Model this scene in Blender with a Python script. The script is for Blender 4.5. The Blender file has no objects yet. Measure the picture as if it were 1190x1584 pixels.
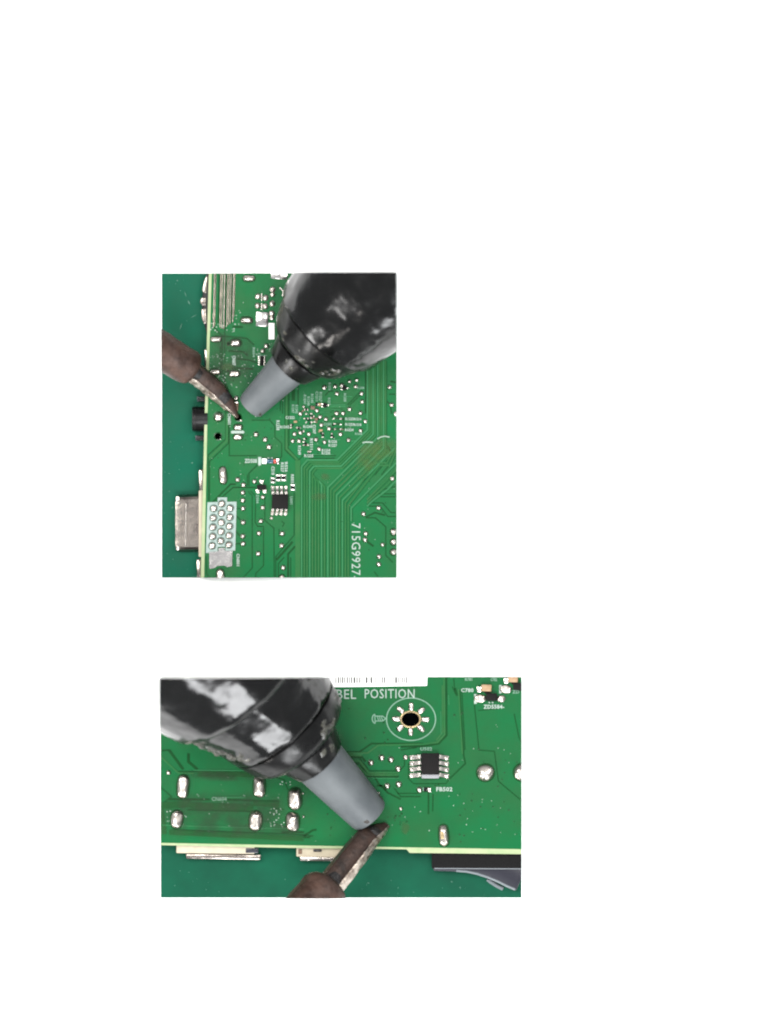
import bpy, bmesh, math, random
from mathutils import Vector, noise

random.seed(7)
S = 0.001                       # one unit of the layout below = 1 mm in the scene
sc = bpy.context.scene
C = sc.collection
PI = math.pi

def W(x, y, z=0.0):             # layout: x right, y down the page, z up off the page
    return Vector(((x - 595.0) * S, (792.0 - y) * S, z * S))

# ------------------------------------------------------------------ camera, light, exposure
cam_d = bpy.data.cameras.new('camera')
cam = bpy.data.objects.new('camera', cam_d); C.objects.link(cam)
CAM_H = 45.0
cam.location = (0, 0, CAM_H)
cam_d.sensor_fit = 'VERTICAL'; cam_d.sensor_height = 36.0; cam_d.sensor_width = 36.0
cam_d.lens = 36.0 * CAM_H / 1.584
cam_d.clip_start = 0.5; cam_d.clip_end = 200.0
cam_d.dof.use_dof = True
cam_d.dof.focus_distance = CAM_H - 0.032
cam_d.dof.aperture_fstop = 1.05
sc.camera = cam

wd = bpy.data.worlds.new('World'); sc.world = wd; wd.use_nodes = True
bg = wd.node_tree.nodes['Background']
bg.inputs[0].default_value = (0.93, 0.97, 1.0, 1); bg.inputs[1].default_value = 0.60

def area(name, loc, size, size_y, watts, col, target=(0, 0, 0)):
    d = bpy.data.lights.new(name, 'AREA'); d.shape = 'RECTANGLE'
    d.size = size; d.size_y = size_y; d.energy = watts; d.color = col
    o = bpy.data.objects.new(name, d); C.objects.link(o)
    o.location = loc
    o.rotation_euler = (Vector(target) - Vector(loc)).to_track_quat('-Z', 'Y').to_euler()
    return o
# ceiling panels of the workshop, out of the picture on both sides, and a south lamp boosted to clear shadow off the page
area('panel_lamp', (-2.6, 2.1, 6.5), 1.3, 4.2, 350, (1.0, 0.985, 0.97))
area('panel_lamp', (-4.2, 1.0, 5.5), 1.3, 4.2, 260, (1.0, 0.96, 0.93))
area('panel_lamp', (2.7, 2.1, 6.5), 1.3, 4.2, 280, (1.0, 0.985, 0.97))
area('south_lamp', (0.3, -4.0, 6.5), 4.4, 2.0, 640, (0.97, 0.985, 1.0))
area('low_highlight_lamp', (-6.2, -5.0, 2.2), 2.6, 3.0, 640, (1.0, 0.985, 0.97))  # these low lamps are added to put highlights on the pump barrels
area('low_highlight_lamp', (-3.6, -7.4, 2.4), 0.7, 2.2, 150, (1.0, 0.95, 0.90))
area('low_highlight_lamp', (2.6, -8.0, 2.2), 3.2, 2.4, 600, (0.97, 0.985, 1.0))

vs = sc.view_settings
sc.display_settings.display_device = 'sRGB'
vs.view_transform = 'Standard'; vs.look = 'None'; vs.exposure = 0.0; vs.gamma = 1.0
vs.use_curve_mapping = False
sc.render.engine = 'CYCLES'
sc.cycles.filter_width = 2.1
sc.cycles.max_bounces = 6

# ------------------------------------------------------------------ materials
def lin(r, g, b, k=1.0):
    f = lambda c: (c / 255 / 12.92 if c / 255 <= 0.04045 else ((c / 255 + 0.055) / 1.055) ** 2.4)
    return tuple(max(0.0018, (f(c) - 0.014) * k) for c in (r, g, b))     # less the sheen that gloss adds

def mat(name, col, rough=0.5, metal=0.0, col2=None, nscale=60, ndetail=4, lo=0.35, hi=0.65,
        bump=0.0, bscale=200, spec=0.5, coat=0.0, rough2=None, alpha=None, ior=1.5, bdetail=3, bdist=0.002):
    m = bpy.data.materials.new(name); m.use_nodes = True
    nt = m.node_tree; p = nt.nodes['Principled BSDF']
    p.inputs['Base Color'].default_value = (*col, 1)
    p.inputs['Roughness'].default_value = rough
    p.inputs['Metallic'].default_value = metal
    p.inputs['Specular IOR Level'].default_value = spec
    p.inputs['IOR'].default_value = ior
    p.inputs['Coat Weight'].default_value = coat
    p.inputs['Coat Roughness'].default_value = 0.12
    geo = nt.nodes.new('ShaderNodeNewGeometry')
    if alpha is not None:
        at = nt.nodes.new('ShaderNodeAttribute'); at.attribute_name = 'film'
        an = nt.nodes.new('ShaderNodeTexNoise'); an.inputs['Scale'].default_value = 55; an.inputs['Detail'].default_value = 4
        nt.links.new(geo.outputs['Position'], an.inputs['Vector'])
        ar = nt.nodes.new('ShaderNodeMapRange'); ar.inputs[1].default_value = .32; ar.inputs[2].default_value = .62
        ar.inputs[3].default_value = alpha * .25; ar.inputs[4].default_value = alpha
        nt.links.new(an.outputs['Fac'], ar.inputs[0])
        mu = nt.nodes.new('ShaderNodeMath'); mu.operation = 'MULTIPLY'
        nt.links.new(at.outputs['Fac'], mu.inputs[0]); nt.links.new(ar.outputs[0], mu.inputs[1])
        nt.links.new(mu.outputs[0], p.inputs['Alpha'])
    if col2 is not None or rough2 is not None:
        n = nt.nodes.new('ShaderNodeTexNoise'); n.inputs['Scale'].default_value = nscale
        n.inputs['Detail'].default_value = ndetail; n.inputs['Roughness'].default_value = 0.6
        nt.links.new(geo.outputs['Position'], n.inputs['Vector'])
        mr = nt.nodes.new('ShaderNodeMapRange')
        mr.inputs[1].default_value = lo; mr.inputs[2].default_value = hi
        nt.links.new(n.outputs['Fac'], mr.inputs[0])
        if col2 is not None:
            mx = nt.nodes.new('ShaderNodeMix'); mx.data_type = 'RGBA'
            mx.inputs[6].default_value = (*col, 1); mx.inputs[7].default_value = (*col2, 1)
            nt.links.new(mr.outputs[0], mx.inputs[0]); nt.links.new(mx.outputs[2], p.inputs['Base Color'])
        if rough2 is not None:
            mr2 = nt.nodes.new('ShaderNodeMapRange')
            mr2.inputs[3].default_value = rough; mr2.inputs[4].default_value = rough2
            nt.links.new(mr.outputs[0], mr2.inputs[0]); nt.links.new(mr2.outputs[0], p.inputs['Roughness'])
    if bump > 0:
        b = nt.nodes.new('ShaderNodeTexNoise'); b.inputs['Scale'].default_value = bscale
        b.inputs['Detail'].default_value = bdetail
        nt.links.new(geo.outputs['Position'], b.inputs['Vector'])
        bp = nt.nodes.new('ShaderNodeBump'); bp.inputs['Strength'].default_value = bump
        bp.inputs['Distance'].default_value = bdist
        nt.links.new(b.outputs['Fac'], bp.inputs['Height']); nt.links.new(bp.outputs[0], p.inputs['Normal'])
    return m

K = 0.42
M = {}
M['paper'] = mat('white_paper', (0.93, 0.93, 0.93), 0.9, spec=0.0)
M['mat'] = mat('teal_mat', lin(33, 114, 89, K), 0.8, col2=lin(48, 108, 86, K), nscale=9, bump=0.10, bscale=420, spec=0.12)
M['mat2'] = mat('teal_mat_dark', lin(28, 108, 82, K), 0.8, col2=lin(36, 92, 72, K), nscale=8, bump=0.10, bscale=420, spec=0.12)
M['mask'] = mat('green_solder_mask', lin(38, 128, 76, K), 0.18, col2=lin(46, 119, 68, K), nscale=16, bump=0.02, bscale=260, spec=0.3, rough2=0.24)
M['mask2'] = mat('green_solder_mask_dark', lin(38, 124, 74, K), 0.18, col2=lin(44, 114, 66, K), nscale=14, bump=0.02, bscale=260, spec=0.3, rough2=0.24)
M['gap'] = mat('mask_over_laminate', lin(24, 84, 48, K), 0.24, col2=lin(36, 92, 50, K), nscale=40, spec=0.18)
M['trace'] = mat('mask_over_copper', lin(72, 128, 80, K), 0.2, col2=lin(58, 128, 76, K), nscale=30, bump=0.05, bscale=300, spec=0.18)
M['trace_olive'] = mat('mask_over_copper_olive', lin(56, 104, 64, K), 0.2, col2=lin(46, 104, 60, K), nscale=30, bump=0.08, bscale=200, spec=0.18)
M['trace_light'] = mat('mask_over_copper_light', lin(70, 146, 96, K), 0.2, spec=0.3)
M['track_gap'] = mat('mask_in_track_gaps', lin(40, 104, 62, K), 0.22, spec=0.18)
M['laminate'] = mat('fibreglass_laminate', lin(204, 214, 166, K), 0.55, col2=lin(180, 206, 148, K), nscale=60)
M['solder'] = mat('solder_tin', (0.47, 0.435, 0.395), 0.27, 1.0, col2=(0.37, 0.335, 0.30), nscale=120, bump=0.07, bscale=160, rough2=0.34)
M['tin'] = mat('tinned_copper', (0.50, 0.46, 0.42), 0.26, 1.0, col2=(0.60, 0.56, 0.52), nscale=160, bump=0.10, bscale=200)
M['pad_silver'] = mat('flat_tinned_pad', (0.56, 0.54, 0.52), 0.2, 1.0, col2=(0.46, 0.44, 0.43), nscale=70, bump=0.12, bscale=120)
M['tin_dull'] = mat('dull_tinned_track', (0.46, 0.43, 0.37), 0.22, 1.0, col2=(0.28, 0.27, 0.22), nscale=60, bump=0.05, bscale=160)
M['silk'] = mat('white_silkscreen', lin(194, 214, 202, K), 0.6)
M['silk_dim'] = mat('thin_silkscreen', lin(138, 186, 158, K), 0.6)
M['silk_block'] = mat('screen_printed_block', lin(186, 207, 200, K), 0.45, col2=lin(174, 198, 190, K), nscale=40)
M['silk_faint'] = mat('faint_silkscreen', lin(104, 146, 118, K), 0.6)
M['chip_edge'] = mat('lit_epoxy_edge', lin(176, 176, 182, K), 0.4)  # same black epoxy, with the light on its front face put into the colour
M['chip'] = mat('black_epoxy', lin(30, 27, 28, K), 0.75, col2=lin(40, 36, 37, K), nscale=300, bump=0.2, bscale=700, spec=0.18)
M['black'] = mat('black_plastic', lin(12, 13, 15, K), 0.4, col2=lin(24, 25, 28, K), nscale=120, bump=0.12, bscale=400, spec=0.22)
M['rubber'] = mat('grained_black_rubber', lin(14, 15, 16, K), 0.7, spec=0.12, col2=lin(34, 35, 37, K), nscale=500, bump=0.6, bscale=520, lo=0.5, hi=0.75)
M['greyplastic'] = mat('grey_violet_plastic', lin(58, 58, 68, K), 0.28, spec=0.3, bump=0.05, bscale=120)
M['shell'] = mat('nickel_shell', (0.36, 0.32, 0.28), 0.18, 1.0, col2=(0.12, 0.105, 0.095), nscale=40, bump=0.15, bscale=90, rough2=0.28)
M['cream'] = mat('cream_plastic', lin(226, 214, 186, K), 0.5, col2=lin(212, 198, 172, K), nscale=60)
M['rust'] = mat('scorched_steel', lin(112, 84, 72, K), 0.62, 0.25, col2=lin(62, 44, 38, K), nscale=45, ndetail=8, bump=0.7, bscale=140, rough2=0.45, bdetail=7, lo=0.3, hi=0.7)
M['blade'] = mat('heat_browned_iron', lin(88, 67, 58, K), 0.42, 0.45, col2=lin(54, 43, 38, K), nscale=50, ndetail=6, bump=0.35, bscale=150)
M['soot'] = mat('burnt_flux', lin(26, 20, 18, K), 0.42, col2=lin(44, 33, 26, K), nscale=120, bump=0.6, bscale=200)
M['tinned'] = mat('rough_tinned_edge', (0.40, 0.35, 0.30), 0.36, 1.0, col2=(0.12, 0.09, 0.07), nscale=110, ndetail=5, bump=0.5, bscale=130, lo=0.38, hi=0.66)
M['nozzle'] = mat('grey_nozzle', lin(112, 118, 121, K), 0.55, col2=lin(94, 100, 104, K), nscale=16, bump=0.08, bscale=160)
M['nozzle_in'] = mat('dark_bore', lin(30, 30, 32, K), 0.6)
M['gunblack'] = mat('satin_black', lin(14, 17, 18, K), 0.26, col2=lin(20, 23, 24, K), nscale=40, bump=0.22, bscale=22, rough2=0.36, bdist=0.01, spec=0.22)
M['gungloss'] = mat('gloss_black_barrel', lin(16, 10, 9, K), 0.11, col2=lin(30, 22, 21, K), nscale=30, bump=0.42, bscale=12, rough2=0.22, ior=1.5, bdist=0.02, bdetail=2.5, spec=0.32)
M['wax'] = mat('grey_flux_wax', lin(96, 94, 84, K), 0.28, col2=lin(58, 58, 54, K), nscale=60, bump=0.4, bscale=90)
M['scorch'] = mat('scorched_plastic', lin(84, 74, 64, K), 0.5, col2=lin(46, 40, 36, K), nscale=120, bump=0.3, bscale=160)
M['flux'] = mat('amber_flux', lin(110, 124, 30, K), 0.34, alpha=0.34, bump=0.05, bscale=60, col2=lin(96, 132, 44, K), nscale=40)
M['flux_glint'] = mat('flux_glint_specks', lin(190, 214, 196, K), 0.12)  # pale colour stands for the glints on flux droplets
M['stain'] = mat('brown_flux_stain', lin(80, 104, 26, K), 0.35, alpha=0.38, col2=lin(70, 110, 40, K), nscale=60)
M['film'] = mat('wet_flux_film', lin(24, 70, 36, K), 0.34, alpha=0.42, bump=0.2, bscale=90, col2=lin(52, 66, 34, K), nscale=35, spec=0.4)
M['void'] = mat('painted_hole_dark', (0.002, 0.003, 0.003), 0.9, spec=0.0)  # near-black stands for the shade inside the holes
M['sticker'] = mat('white_label_paper', (0.80, 0.80, 0.78), 0.6)
M['ink'] = mat('grey_barcode_ink', lin(104, 102, 100, K), 0.7)
M['gold'] = mat('gilt_copper', lin(160, 142, 108, 0.7), 0.4, 0.8)
M['tan'] = mat('tan_ceramic', lin(206, 168, 124, K), 0.45, col2=lin(188, 148, 108, K), nscale=200)
M['red'] = mat('red_glass', lin(210, 62, 40, K), 0.2)
M['blue'] = mat('blue_glass', lin(30, 96, 120, K), 0.2)
M['white'] = mat('white_coating', (0.78, 0.78, 0.76), 0.4)
M['brown'] = mat('brown_ceramic', lin(150, 112, 84, K), 0.5, col2=lin(110, 84, 66, K), nscale=300)
M['scratch'] = mat('pale_scuff', lin(72, 138, 114, K), 0.5)

# ------------------------------------------------------------------ helpers
ORG = {}
def world_org(o):
    return ORG.get(o.name, Vector((0, 0, 0)))

def empty(name, loc_px, label, cat, group=None):
    o = bpy.data.objects.new(name, None); C.objects.link(o)
    o.empty_display_size = 0.02
    o.location = W(*loc_px); ORG[o.name] = W(*loc_px)
    o['label'] = label; o['category'] = cat
    if group: o['group'] = group
    return o

def link(name, me, m, parent=None, org=None, kind=None, label=None):
    o = bpy.data.objects.new(name, me); C.objects.link(o)
    org = org if org is not None else Vector((0, 0, 0))
    if m is not None and not me.materials:
        for q in (m if isinstance(m, (list, tuple)) else [m]): me.materials.append(q)
    ORG[o.name] = org
    if parent:
        o.parent = parent; o.location = org - world_org(parent)
    else:
        o.location = org
    if kind: o['kind'] = kind
    if label: o['label'] = label
    return o

def finish(name, bm, m, parent=None, smooth=None, kind=None, label=None, recalc=True):
    """bm is in layout px; becomes a mesh with its origin at its centre."""
    if recalc: bmesh.ops.recalc_face_normals(bm, faces=bm.faces[:])
    for v in bm.verts: v.co = W(*v.co)
    bmesh.ops.reverse_faces(bm, faces=bm.faces[:])
    if not bm.verts:
        bm.free(); return None
    lo = Vector((min(v.co[i] for v in bm.verts) for i in range(3)))
    hi = Vector((max(v.co[i] for v in bm.verts) for i in range(3)))
    org = Vector(((lo.x + hi.x) / 2, (lo.y + hi.y) / 2, lo.z))
    for v in bm.verts: v.co -= org
    me = bpy.data.meshes.new(name); bm.to_mesh(me); bm.free()
    if smooth is not None:
        me.polygons.foreach_set('use_smooth', [True] * len(me.polygons))
        me.set_sharp_from_angle(angle=math.radians(smooth))
    return link(name, me, m, parent, org, kind, label)

def clip(bm, R):
    x0, x1, y0, y1 = R
    for co, no in (((x0, 0, 0), (-1, 0, 0)), ((x1, 0, 0), (1, 0, 0)), ((0, y0, 0), (0, -1, 0)), ((0, y1, 0), (0, 1, 0))):
        if not bm.verts: return
        r = bmesh.ops.bisect_plane(bm, geom=bm.verts[:] + bm.edges[:] + bm.faces[:], dist=1e-4,
                                   plane_co=co, plane_no=no, clear_outer=True)
        ed = [e for e in r['geom_cut'] if isinstance(e, bmesh.types.BMEdge) and e.is_valid and len(e.link_faces) < 2]
        if ed: bmesh.ops.holes_fill(bm, edges=ed, sides=0)

def clip_open(bm, R):
    x0, x1, y0, y1 = R
    for co, no in (((x0, 0, 0), (-1, 0, 0)), ((x1, 0, 0), (1, 0, 0)), ((0, y0, 0), (0, -1, 0)), ((0, y1, 0), (0, 1, 0))):
        bmesh.ops.bisect_plane(bm, geom=bm.verts[:] + bm.edges[:] + bm.faces[:], dist=1e-4, plane_co=co, plane_no=no, clear_outer=True)

def add_prism(bm, pts, z0, z1, top_inset=0.0, mi=0):
    cx = sum(p[0] for p in pts) / len(pts); cy = sum(p[1] for p in pts) / len(pts)
    b = [bm.verts.new((p[0], p[1], z0)) for p in pts]
    t = []
    for p in pts:
        d = Vector((p[0] - cx, p[1] - cy)); L = d.length or 1
        k = max(0, (L - top_inset * 1.3) / L)
        t.append(bm.verts.new((cx + d.x * k, cy + d.y * k, z1)))
    n = len(pts); fs = [bm.faces.new(t), bm.faces.new(b[::-1])]
    for i in range(n):
        fs.append(bm.faces.new((b[i], b[(i + 1) % n], t[(i + 1) % n], t[i])))
    for f in fs: f.material_index = mi
    return fs

def rect(cx, cy, w, h, a=0.0):
    c, s = math.cos(a), math.sin(a)
    return [(cx + u * c - v * s, cy + u * s + v * c) for u, v in ((-w/2, -h/2), (w/2, -h/2), (w/2, h/2), (-w/2, h/2))]

def box(name, cx, cy, w, h, z0, z1, m, parent, bev=0.6, a=0.0, R=None, label=None, kind=None):
    bm = bmesh.new(); add_prism(bm, rect(cx, cy, w, h, a), z0, z1)
    if bev:
        bmesh.ops.recalc_face_normals(bm, faces=bm.faces[:])
        bmesh.ops.bevel(bm, geom=bm.edges[:], offset=min(bev, w * .3, h * .3, (z1 - z0) * .3), segments=2, affect='EDGES', profile=0.5)
    if R: clip(bm, R)
    return finish(name, bm, m, parent, 40, label=label, kind=kind)

def sheet(name, outer, z0, z1, m, parent, holes=(), kind=None, label=None):
    """polygon plate with real holes through it"""
    bm = bmesh.new()
    loops = [outer] + list(holes); edges = []
    for lp in loops:
        vs_ = [bm.verts.new((p[0], p[1], z1)) for p in lp]
        edges += [bm.edges.new((vs_[i], vs_[(i + 1) % len(vs_)])) for i in range(len(vs_))]
    bmesh.ops.triangle_fill(bm, use_beauty=True, use_dissolve=False, edges=edges)
    r = bmesh.ops.extrude_face_region(bm, geom=bm.faces[:])
    for g in r['geom']:
        if isinstance(g, bmesh.types.BMVert): g.co.z = z0
    return finish(name, bm, m, parent, kind=kind, label=label)

def circ(cx, cy, rx, ry=None, n=28):
    ry = ry or rx
    return [(cx + rx * math.cos(2*PI*i/n), cy + ry * math.sin(2*PI*i/n)) for i in range(n)]

def add_strip(bm, pts, w, z0, z1):
    """raised track along a polyline, mitred, slightly sloped flanks"""
    P = [Vector((p[0], p[1])) for p in pts]; n = len(P); rows = []
    for i in range(n):
        d0 = (P[i] - P[i-1]).normalized() if i > 0 else (P[1] - P[0]).normalized()
        d1 = (P[i+1] - P[i]).normalized() if i < n - 1 else d0
        t = (d0 + d1); t = t.normalized() if t.length > 1e-6 else d0
        nn = Vector((-t.y, t.x)); k = 1 / max(0.4, nn.dot(Vector((-d0.y, d0.x))))
        a = nn * (w / 2 * k); b = nn * ((w / 2 + (z1 - z0) * 0.6) * k)
        rows.append([bm.verts.new((*(P[i] - b), z0)), bm.verts.new((*(P[i] - a), z1)),
                     bm.verts.new((*(P[i] + a), z1)), bm.verts.new((*(P[i] + b), z0))])
    for i in range(n - 1):
        for j in range(4):
            bm.faces.new((rows[i][j], rows[i][(j+1) % 4], rows[i+1][(j+1) % 4], rows[i+1][j]))
    bm.faces.new(rows[0]); bm.faces.new(rows[-1][::-1])

def strips(name, lines, z0, z1, m, parent, R, kind='stuff'):
    bm = bmesh.new()
    for w, pts in lines: add_strip(bm, pts, w, z0, z1)
    clip(bm, R)
    return finish(name, bm, m, parent, kind=kind)

# --- solder domes: a few irregular unit domes shared between all round joints
def dome_mesh(seed, rough=0.12, ring=True, hfac=0.85):
    bm = bmesh.new(); n, k = 16, 6; rows = []
    for j in range(k):
        a = j / (k) * PI / 2
        rr, zz = math.cos(a) ** 0.95, math.sin(a)
        row = []
        for i in range(n):
            t = 2 * PI * i / n
            p = Vector((rr * math.cos(t), rr * math.sin(t), zz))
            q = 1 + rough * noise.noise(p * 1.6 + Vector((seed * 3.1, 0, 0)))
            row.append(bm.verts.new((p.x * q, p.y * q, zz * hfac * q)))
        rows.append(row)
    top = bm.verts.new((0, 0, hfac))
    for j in range(k - 1):
        for i in range(n): bm.faces.new((rows[j][i], rows[j][(i+1) % n], rows[j+1][(i+1) % n], rows[j+1][i]))
    for i in range(n): bm.faces.new((rows[-1][i], rows[-1][(i+1) % n], top))
    if ring:
        ri = [bm.verts.new((1.0 * math.cos(2*PI*i/n), 1.0 * math.sin(2*PI*i/n), 0.05)) for i in range(n)]
        ro = [bm.verts.new((1.32 * math.cos(2*PI*i/n), 1.32 * math.sin(2*PI*i/n), 0.0)) for i in range(n)]
        for i in range(n):
            f = bm.faces.new((ri[i], ro[i], ro[(i+1) % n], ri[(i+1) % n])); f.material_index = 1
    bmesh.ops.recalc_face_normals(bm, faces=bm.faces[:])
    for f in bm.faces:
        f.smooth = True
    me = bpy.data.meshes.new('solder_dome'); bm.to_mesh(me); bm.free()
    me.materials.append(M['solder']); me.materials.append(M['gap'])
    return me
DOMES = [dome_mesh(s) for s in range(5)]
DOMES_PLAIN = [dome_mesh(s + 20, 0.16, False, 0.8) for s in range(5)]

def via(parent, x, y, r, name='solder_joint', plain=False, zb=None, sy=1.0, rot=None):
    me = random.choice(DOMES_PLAIN if plain else DOMES)
    o = link(name, me, None, parent, W(x, y, (zb if zb is not None else ZB) + 0.3))
    o.scale = (r * S, r * S * sy, r * S * 0.95)
    o.rotation_euler.z = random.uniform(0, 6.28) if rot is None else rot
    return o

def blob(parent, x, y, w, h, hz=None, a=0.0, R=None, name='solder_joint', ring=True, m=None):
    """oval solder joint (stadium plan), domed and slightly lumpy"""
    hz = hz or min(w, h) * 0.46
    bm = bmesh.new(); n, k = 30, 7; rows = []; sd = random.uniform(0, 50)
    L = max(w, h) / 2; r = min(w, h) / 2; ex = L - r
    a0 = a + (0 if w >= h else PI / 2); c, s = math.cos(a0), math.sin(a0)
    def outline(i, k_):
        t = 2 * PI * i / n
        ct = math.cos(t)
        u = (ex * min(1, abs(ct) * 2.2) * (k_ ** 0.5) + r * abs(ct) * k_) * (1 if ct >= 0 else -1)
        v = r * math.sin(t) * k_
        return u, v
    for j in range(k):
        al = j / k * PI / 2; rr, zz = math.cos(al) ** 0.9, math.sin(al)
        row = []
        for i in range(n):
            u, v = outline(i, rr)
            q = 1 + 0.13 * noise.noise(Vector((u / r * 0.9 + sd, v / r * 0.9, zz)))
            u *= q; v *= q
            zq = hz * zz * (1 + 0.35 * noise.noise(Vector((u / r * 0.8 + sd + 9, v / r, 0))))
            row.append(bm.verts.new((x + u * c - v * s, y + u * s + v * c, ZB + 0.3 + zq)))
        rows.append(row)
    for j in range(k - 1):
        for i in range(n): bm.faces.new((rows[j][i], rows[j][(i+1) % n], rows[j+1][(i+1) % n], rows[j+1][i]))
    bm.faces.new(rows[-1]); bm.faces.new(rows[0][::-1])
    if R: clip(bm, R)
    o = finish(name, bm, [m or M['solder'], M['gap']], parent, 60)
    if ring:
        bm = bmesh.new(); pts = []
        for i in range(n):
            u, v = outline(i, 1.0); d = 1 + 1.6 / max(2, math.hypot(u, v))
            pts.append((x + (u * c - v * s) * d, y + (u * s + v * c) * d))
        add_prism(bm, pts, ZB + 0.05, ZB + 0.35)
        if R: clip(bm, R)
        finish('pad_rim', bm, M['gap'], o)
    return o

def text(parent, s, cx, cy, length, height, down=False, m=None, name='printed_lettering', bold=0.03, R=None, rot=None):
    cu = bpy.data.curves.new('t', 'FONT'); cu.body = s; cu.size = 1.0; cu.extrude = 0.01
    cu.offset = bold; cu.resolution_u = 2; cu.space_character = 1.08
    to = bpy.data.objects.new('t', cu); C.objects.link(to)
    dg = bpy.context.evaluated_depsgraph_get()
    me = bpy.data.meshes.new_from_object(to.evaluated_get(dg))
    bpy.data.objects.remove(to); bpy.data.curves.remove(cu)
    xs = [v.co.x for v in me.vertices]; ys = [v.co.y for v in me.vertices]
    mx, my = (min(xs) + max(xs)) / 2, (min(ys) + max(ys)) / 2
    sx = length / (max(xs) - min(xs)); sy = height / (max(ys) - min(ys))
    for v in me.vertices:
        v.co = Vector(((v.co.x - mx) * sx * S, (v.co.y - my) * sy * S, v.co.z / 0.01 * 0.15 * S))
    me.name = name; me.materials.clear()
    if R:
        bm = bmesh.new(); bm.from_mesh(me)
        for v in bm.verts:      # to layout px, clip, and back
            u, w_ = v.co.x / S, v.co.y / S
            if down: u, w_ = w_, -u
            v.co = (cx + u, cy - w_, v.co.z / S)
        clip(bm, R)
        for v in bm.verts: v.co.z += ZB + 0.75
        return finish(name, bm, m or M['silk'], parent)
    o = link(name, me, m or M['silk'], parent, W(cx, cy, ZB + 0.75))
    o.rotation_euler.z = (-PI / 2 if down else 0) if rot is None else rot
    return o

def loft(rows, closed_ends=True):
    bm = bmesh.new(); V = [[bm.verts.new(p) for p in r] for r in rows]; n = len(V[0])
    for i in range(len(V) - 1):
        for j in range(n): bm.faces.new((V[i][j], V[i][(j+1) % n], V[i+1][(j+1) % n], V[i+1][j]))
    if closed_ends:
        bm.faces.new(V[0][::-1]); bm.faces.new(V[-1])
    return bm

class Axis:
    """a straight tool axis: starts at a tip over (x,y,z) and rises along image direction d at elevation e"""
    def __init__(s, x, y, z, d, e):
        d = Vector((d[0], d[1])).normalized()
        s.o = Vector((x, y, z)); s.te = math.tan(e)
        s.ax = Vector((d.x * math.cos(e), d.y * math.cos(e), math.sin(e))); s.ce = math.cos(e)
        s.u = Vector((-d.y, d.x, 0)); s.v = s.ax.cross(s.u).normalized()
        if s.v.z < 0: s.v = -s.v
    def pt(s, t, r, th):
        return s.o + s.ax * (t / s.ce) + s.u * (r * math.cos(th)) + s.v * (r * math.sin(th))

def lathe(name, A, prof, m, parent, R=None, n=72, wob=0.0, wsc=0.03, sharp=35, label=None):
    rows = []
    for t, r in prof:
        row = []
        for i in range(n):
            th = 2 * PI * i / n; p = A.pt(t, r, th)
            if wob: p = A.pt(t, r + wob * noise.noise(p * wsc), th)
            row.append(p)
        rows.append(row)
    bm = loft(rows)
    if R: clip(bm, R)
    return finish(name, bm, m, parent, sharp, label=label)

def smear(name, A, prof, t0, t1, th0, th1, amp, m, parent, seed, R, thr=0.0):
    """lump of dried flux clinging to a lathe surface"""
    def rad(t):
        for (a, ra), (b, rb) in zip(prof, prof[1:]):
            if a <= t <= b and b > a: return ra + (rb - ra) * (t - a) / (b - a)
        return prof[-1][1]
    nt_, nn = 26, 26; bm = bmesh.new(); V = []
    for i in range(nt_):
        row = []
        for j in range(nn):
            f, g = i / (nt_ - 1), j / (nn - 1)
            t = t0 + (t1 - t0) * f; th = th0 + (th1 - th0) * g
            edge = min(f, 1 - f, g, 1 - g) * 4
            p = A.pt(t, rad(t), th)
            h = (noise.noise(p * 0.085 + Vector((seed, 0, 0))) + 0.5 * noise.noise(p * 0.2 + Vector((0, seed, 0))) - thr) * min(1, edge) - 0.6 * (1 - min(1, edge)) 
            row.append(bm.verts.new(A.pt(t, rad(t) + max(-2.0, h * amp), th)))
        V.append(row)
    for i in range(nt_ - 1):
        for j in range(nn - 1): bm.faces.new((V[i][j], V[i+1][j], V[i+1][j+1], V[i][j+1]))
    low = [[bm.verts.new(A.pt(t0 + (t1-t0)*i/(nt_-1), rad(t0 + (t1-t0)*i/(nt_-1)) - 3.0, th0 + (th1-th0)*j/(nn-1))) for j in range(nn)] for i in range(nt_)]
    for i in range(nt_ - 1):
        for j in range(nn - 1): bm.faces.new((low[i][j], low[i][j+1], low[i+1][j+1], low[i+1][j]))
    for i in range(nt_ - 1):
        bm.faces.new((V[i][0], low[i][0], low[i+1][0], V[i+1][0])); bm.faces.new((V[i][-1], V[i+1][-1], low[i+1][-1], low[i][-1]))
    for j in range(nn - 1):
        bm.faces.new((V[0][j], V[0][j+1], low[0][j+1], low[0][j])); bm.faces.new((V[-1][j], low[-1][j], low[-1][j+1], V[-1][j+1]))
    clip(bm, R)
    return finish(name, bm, m, parent, 70)

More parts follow.
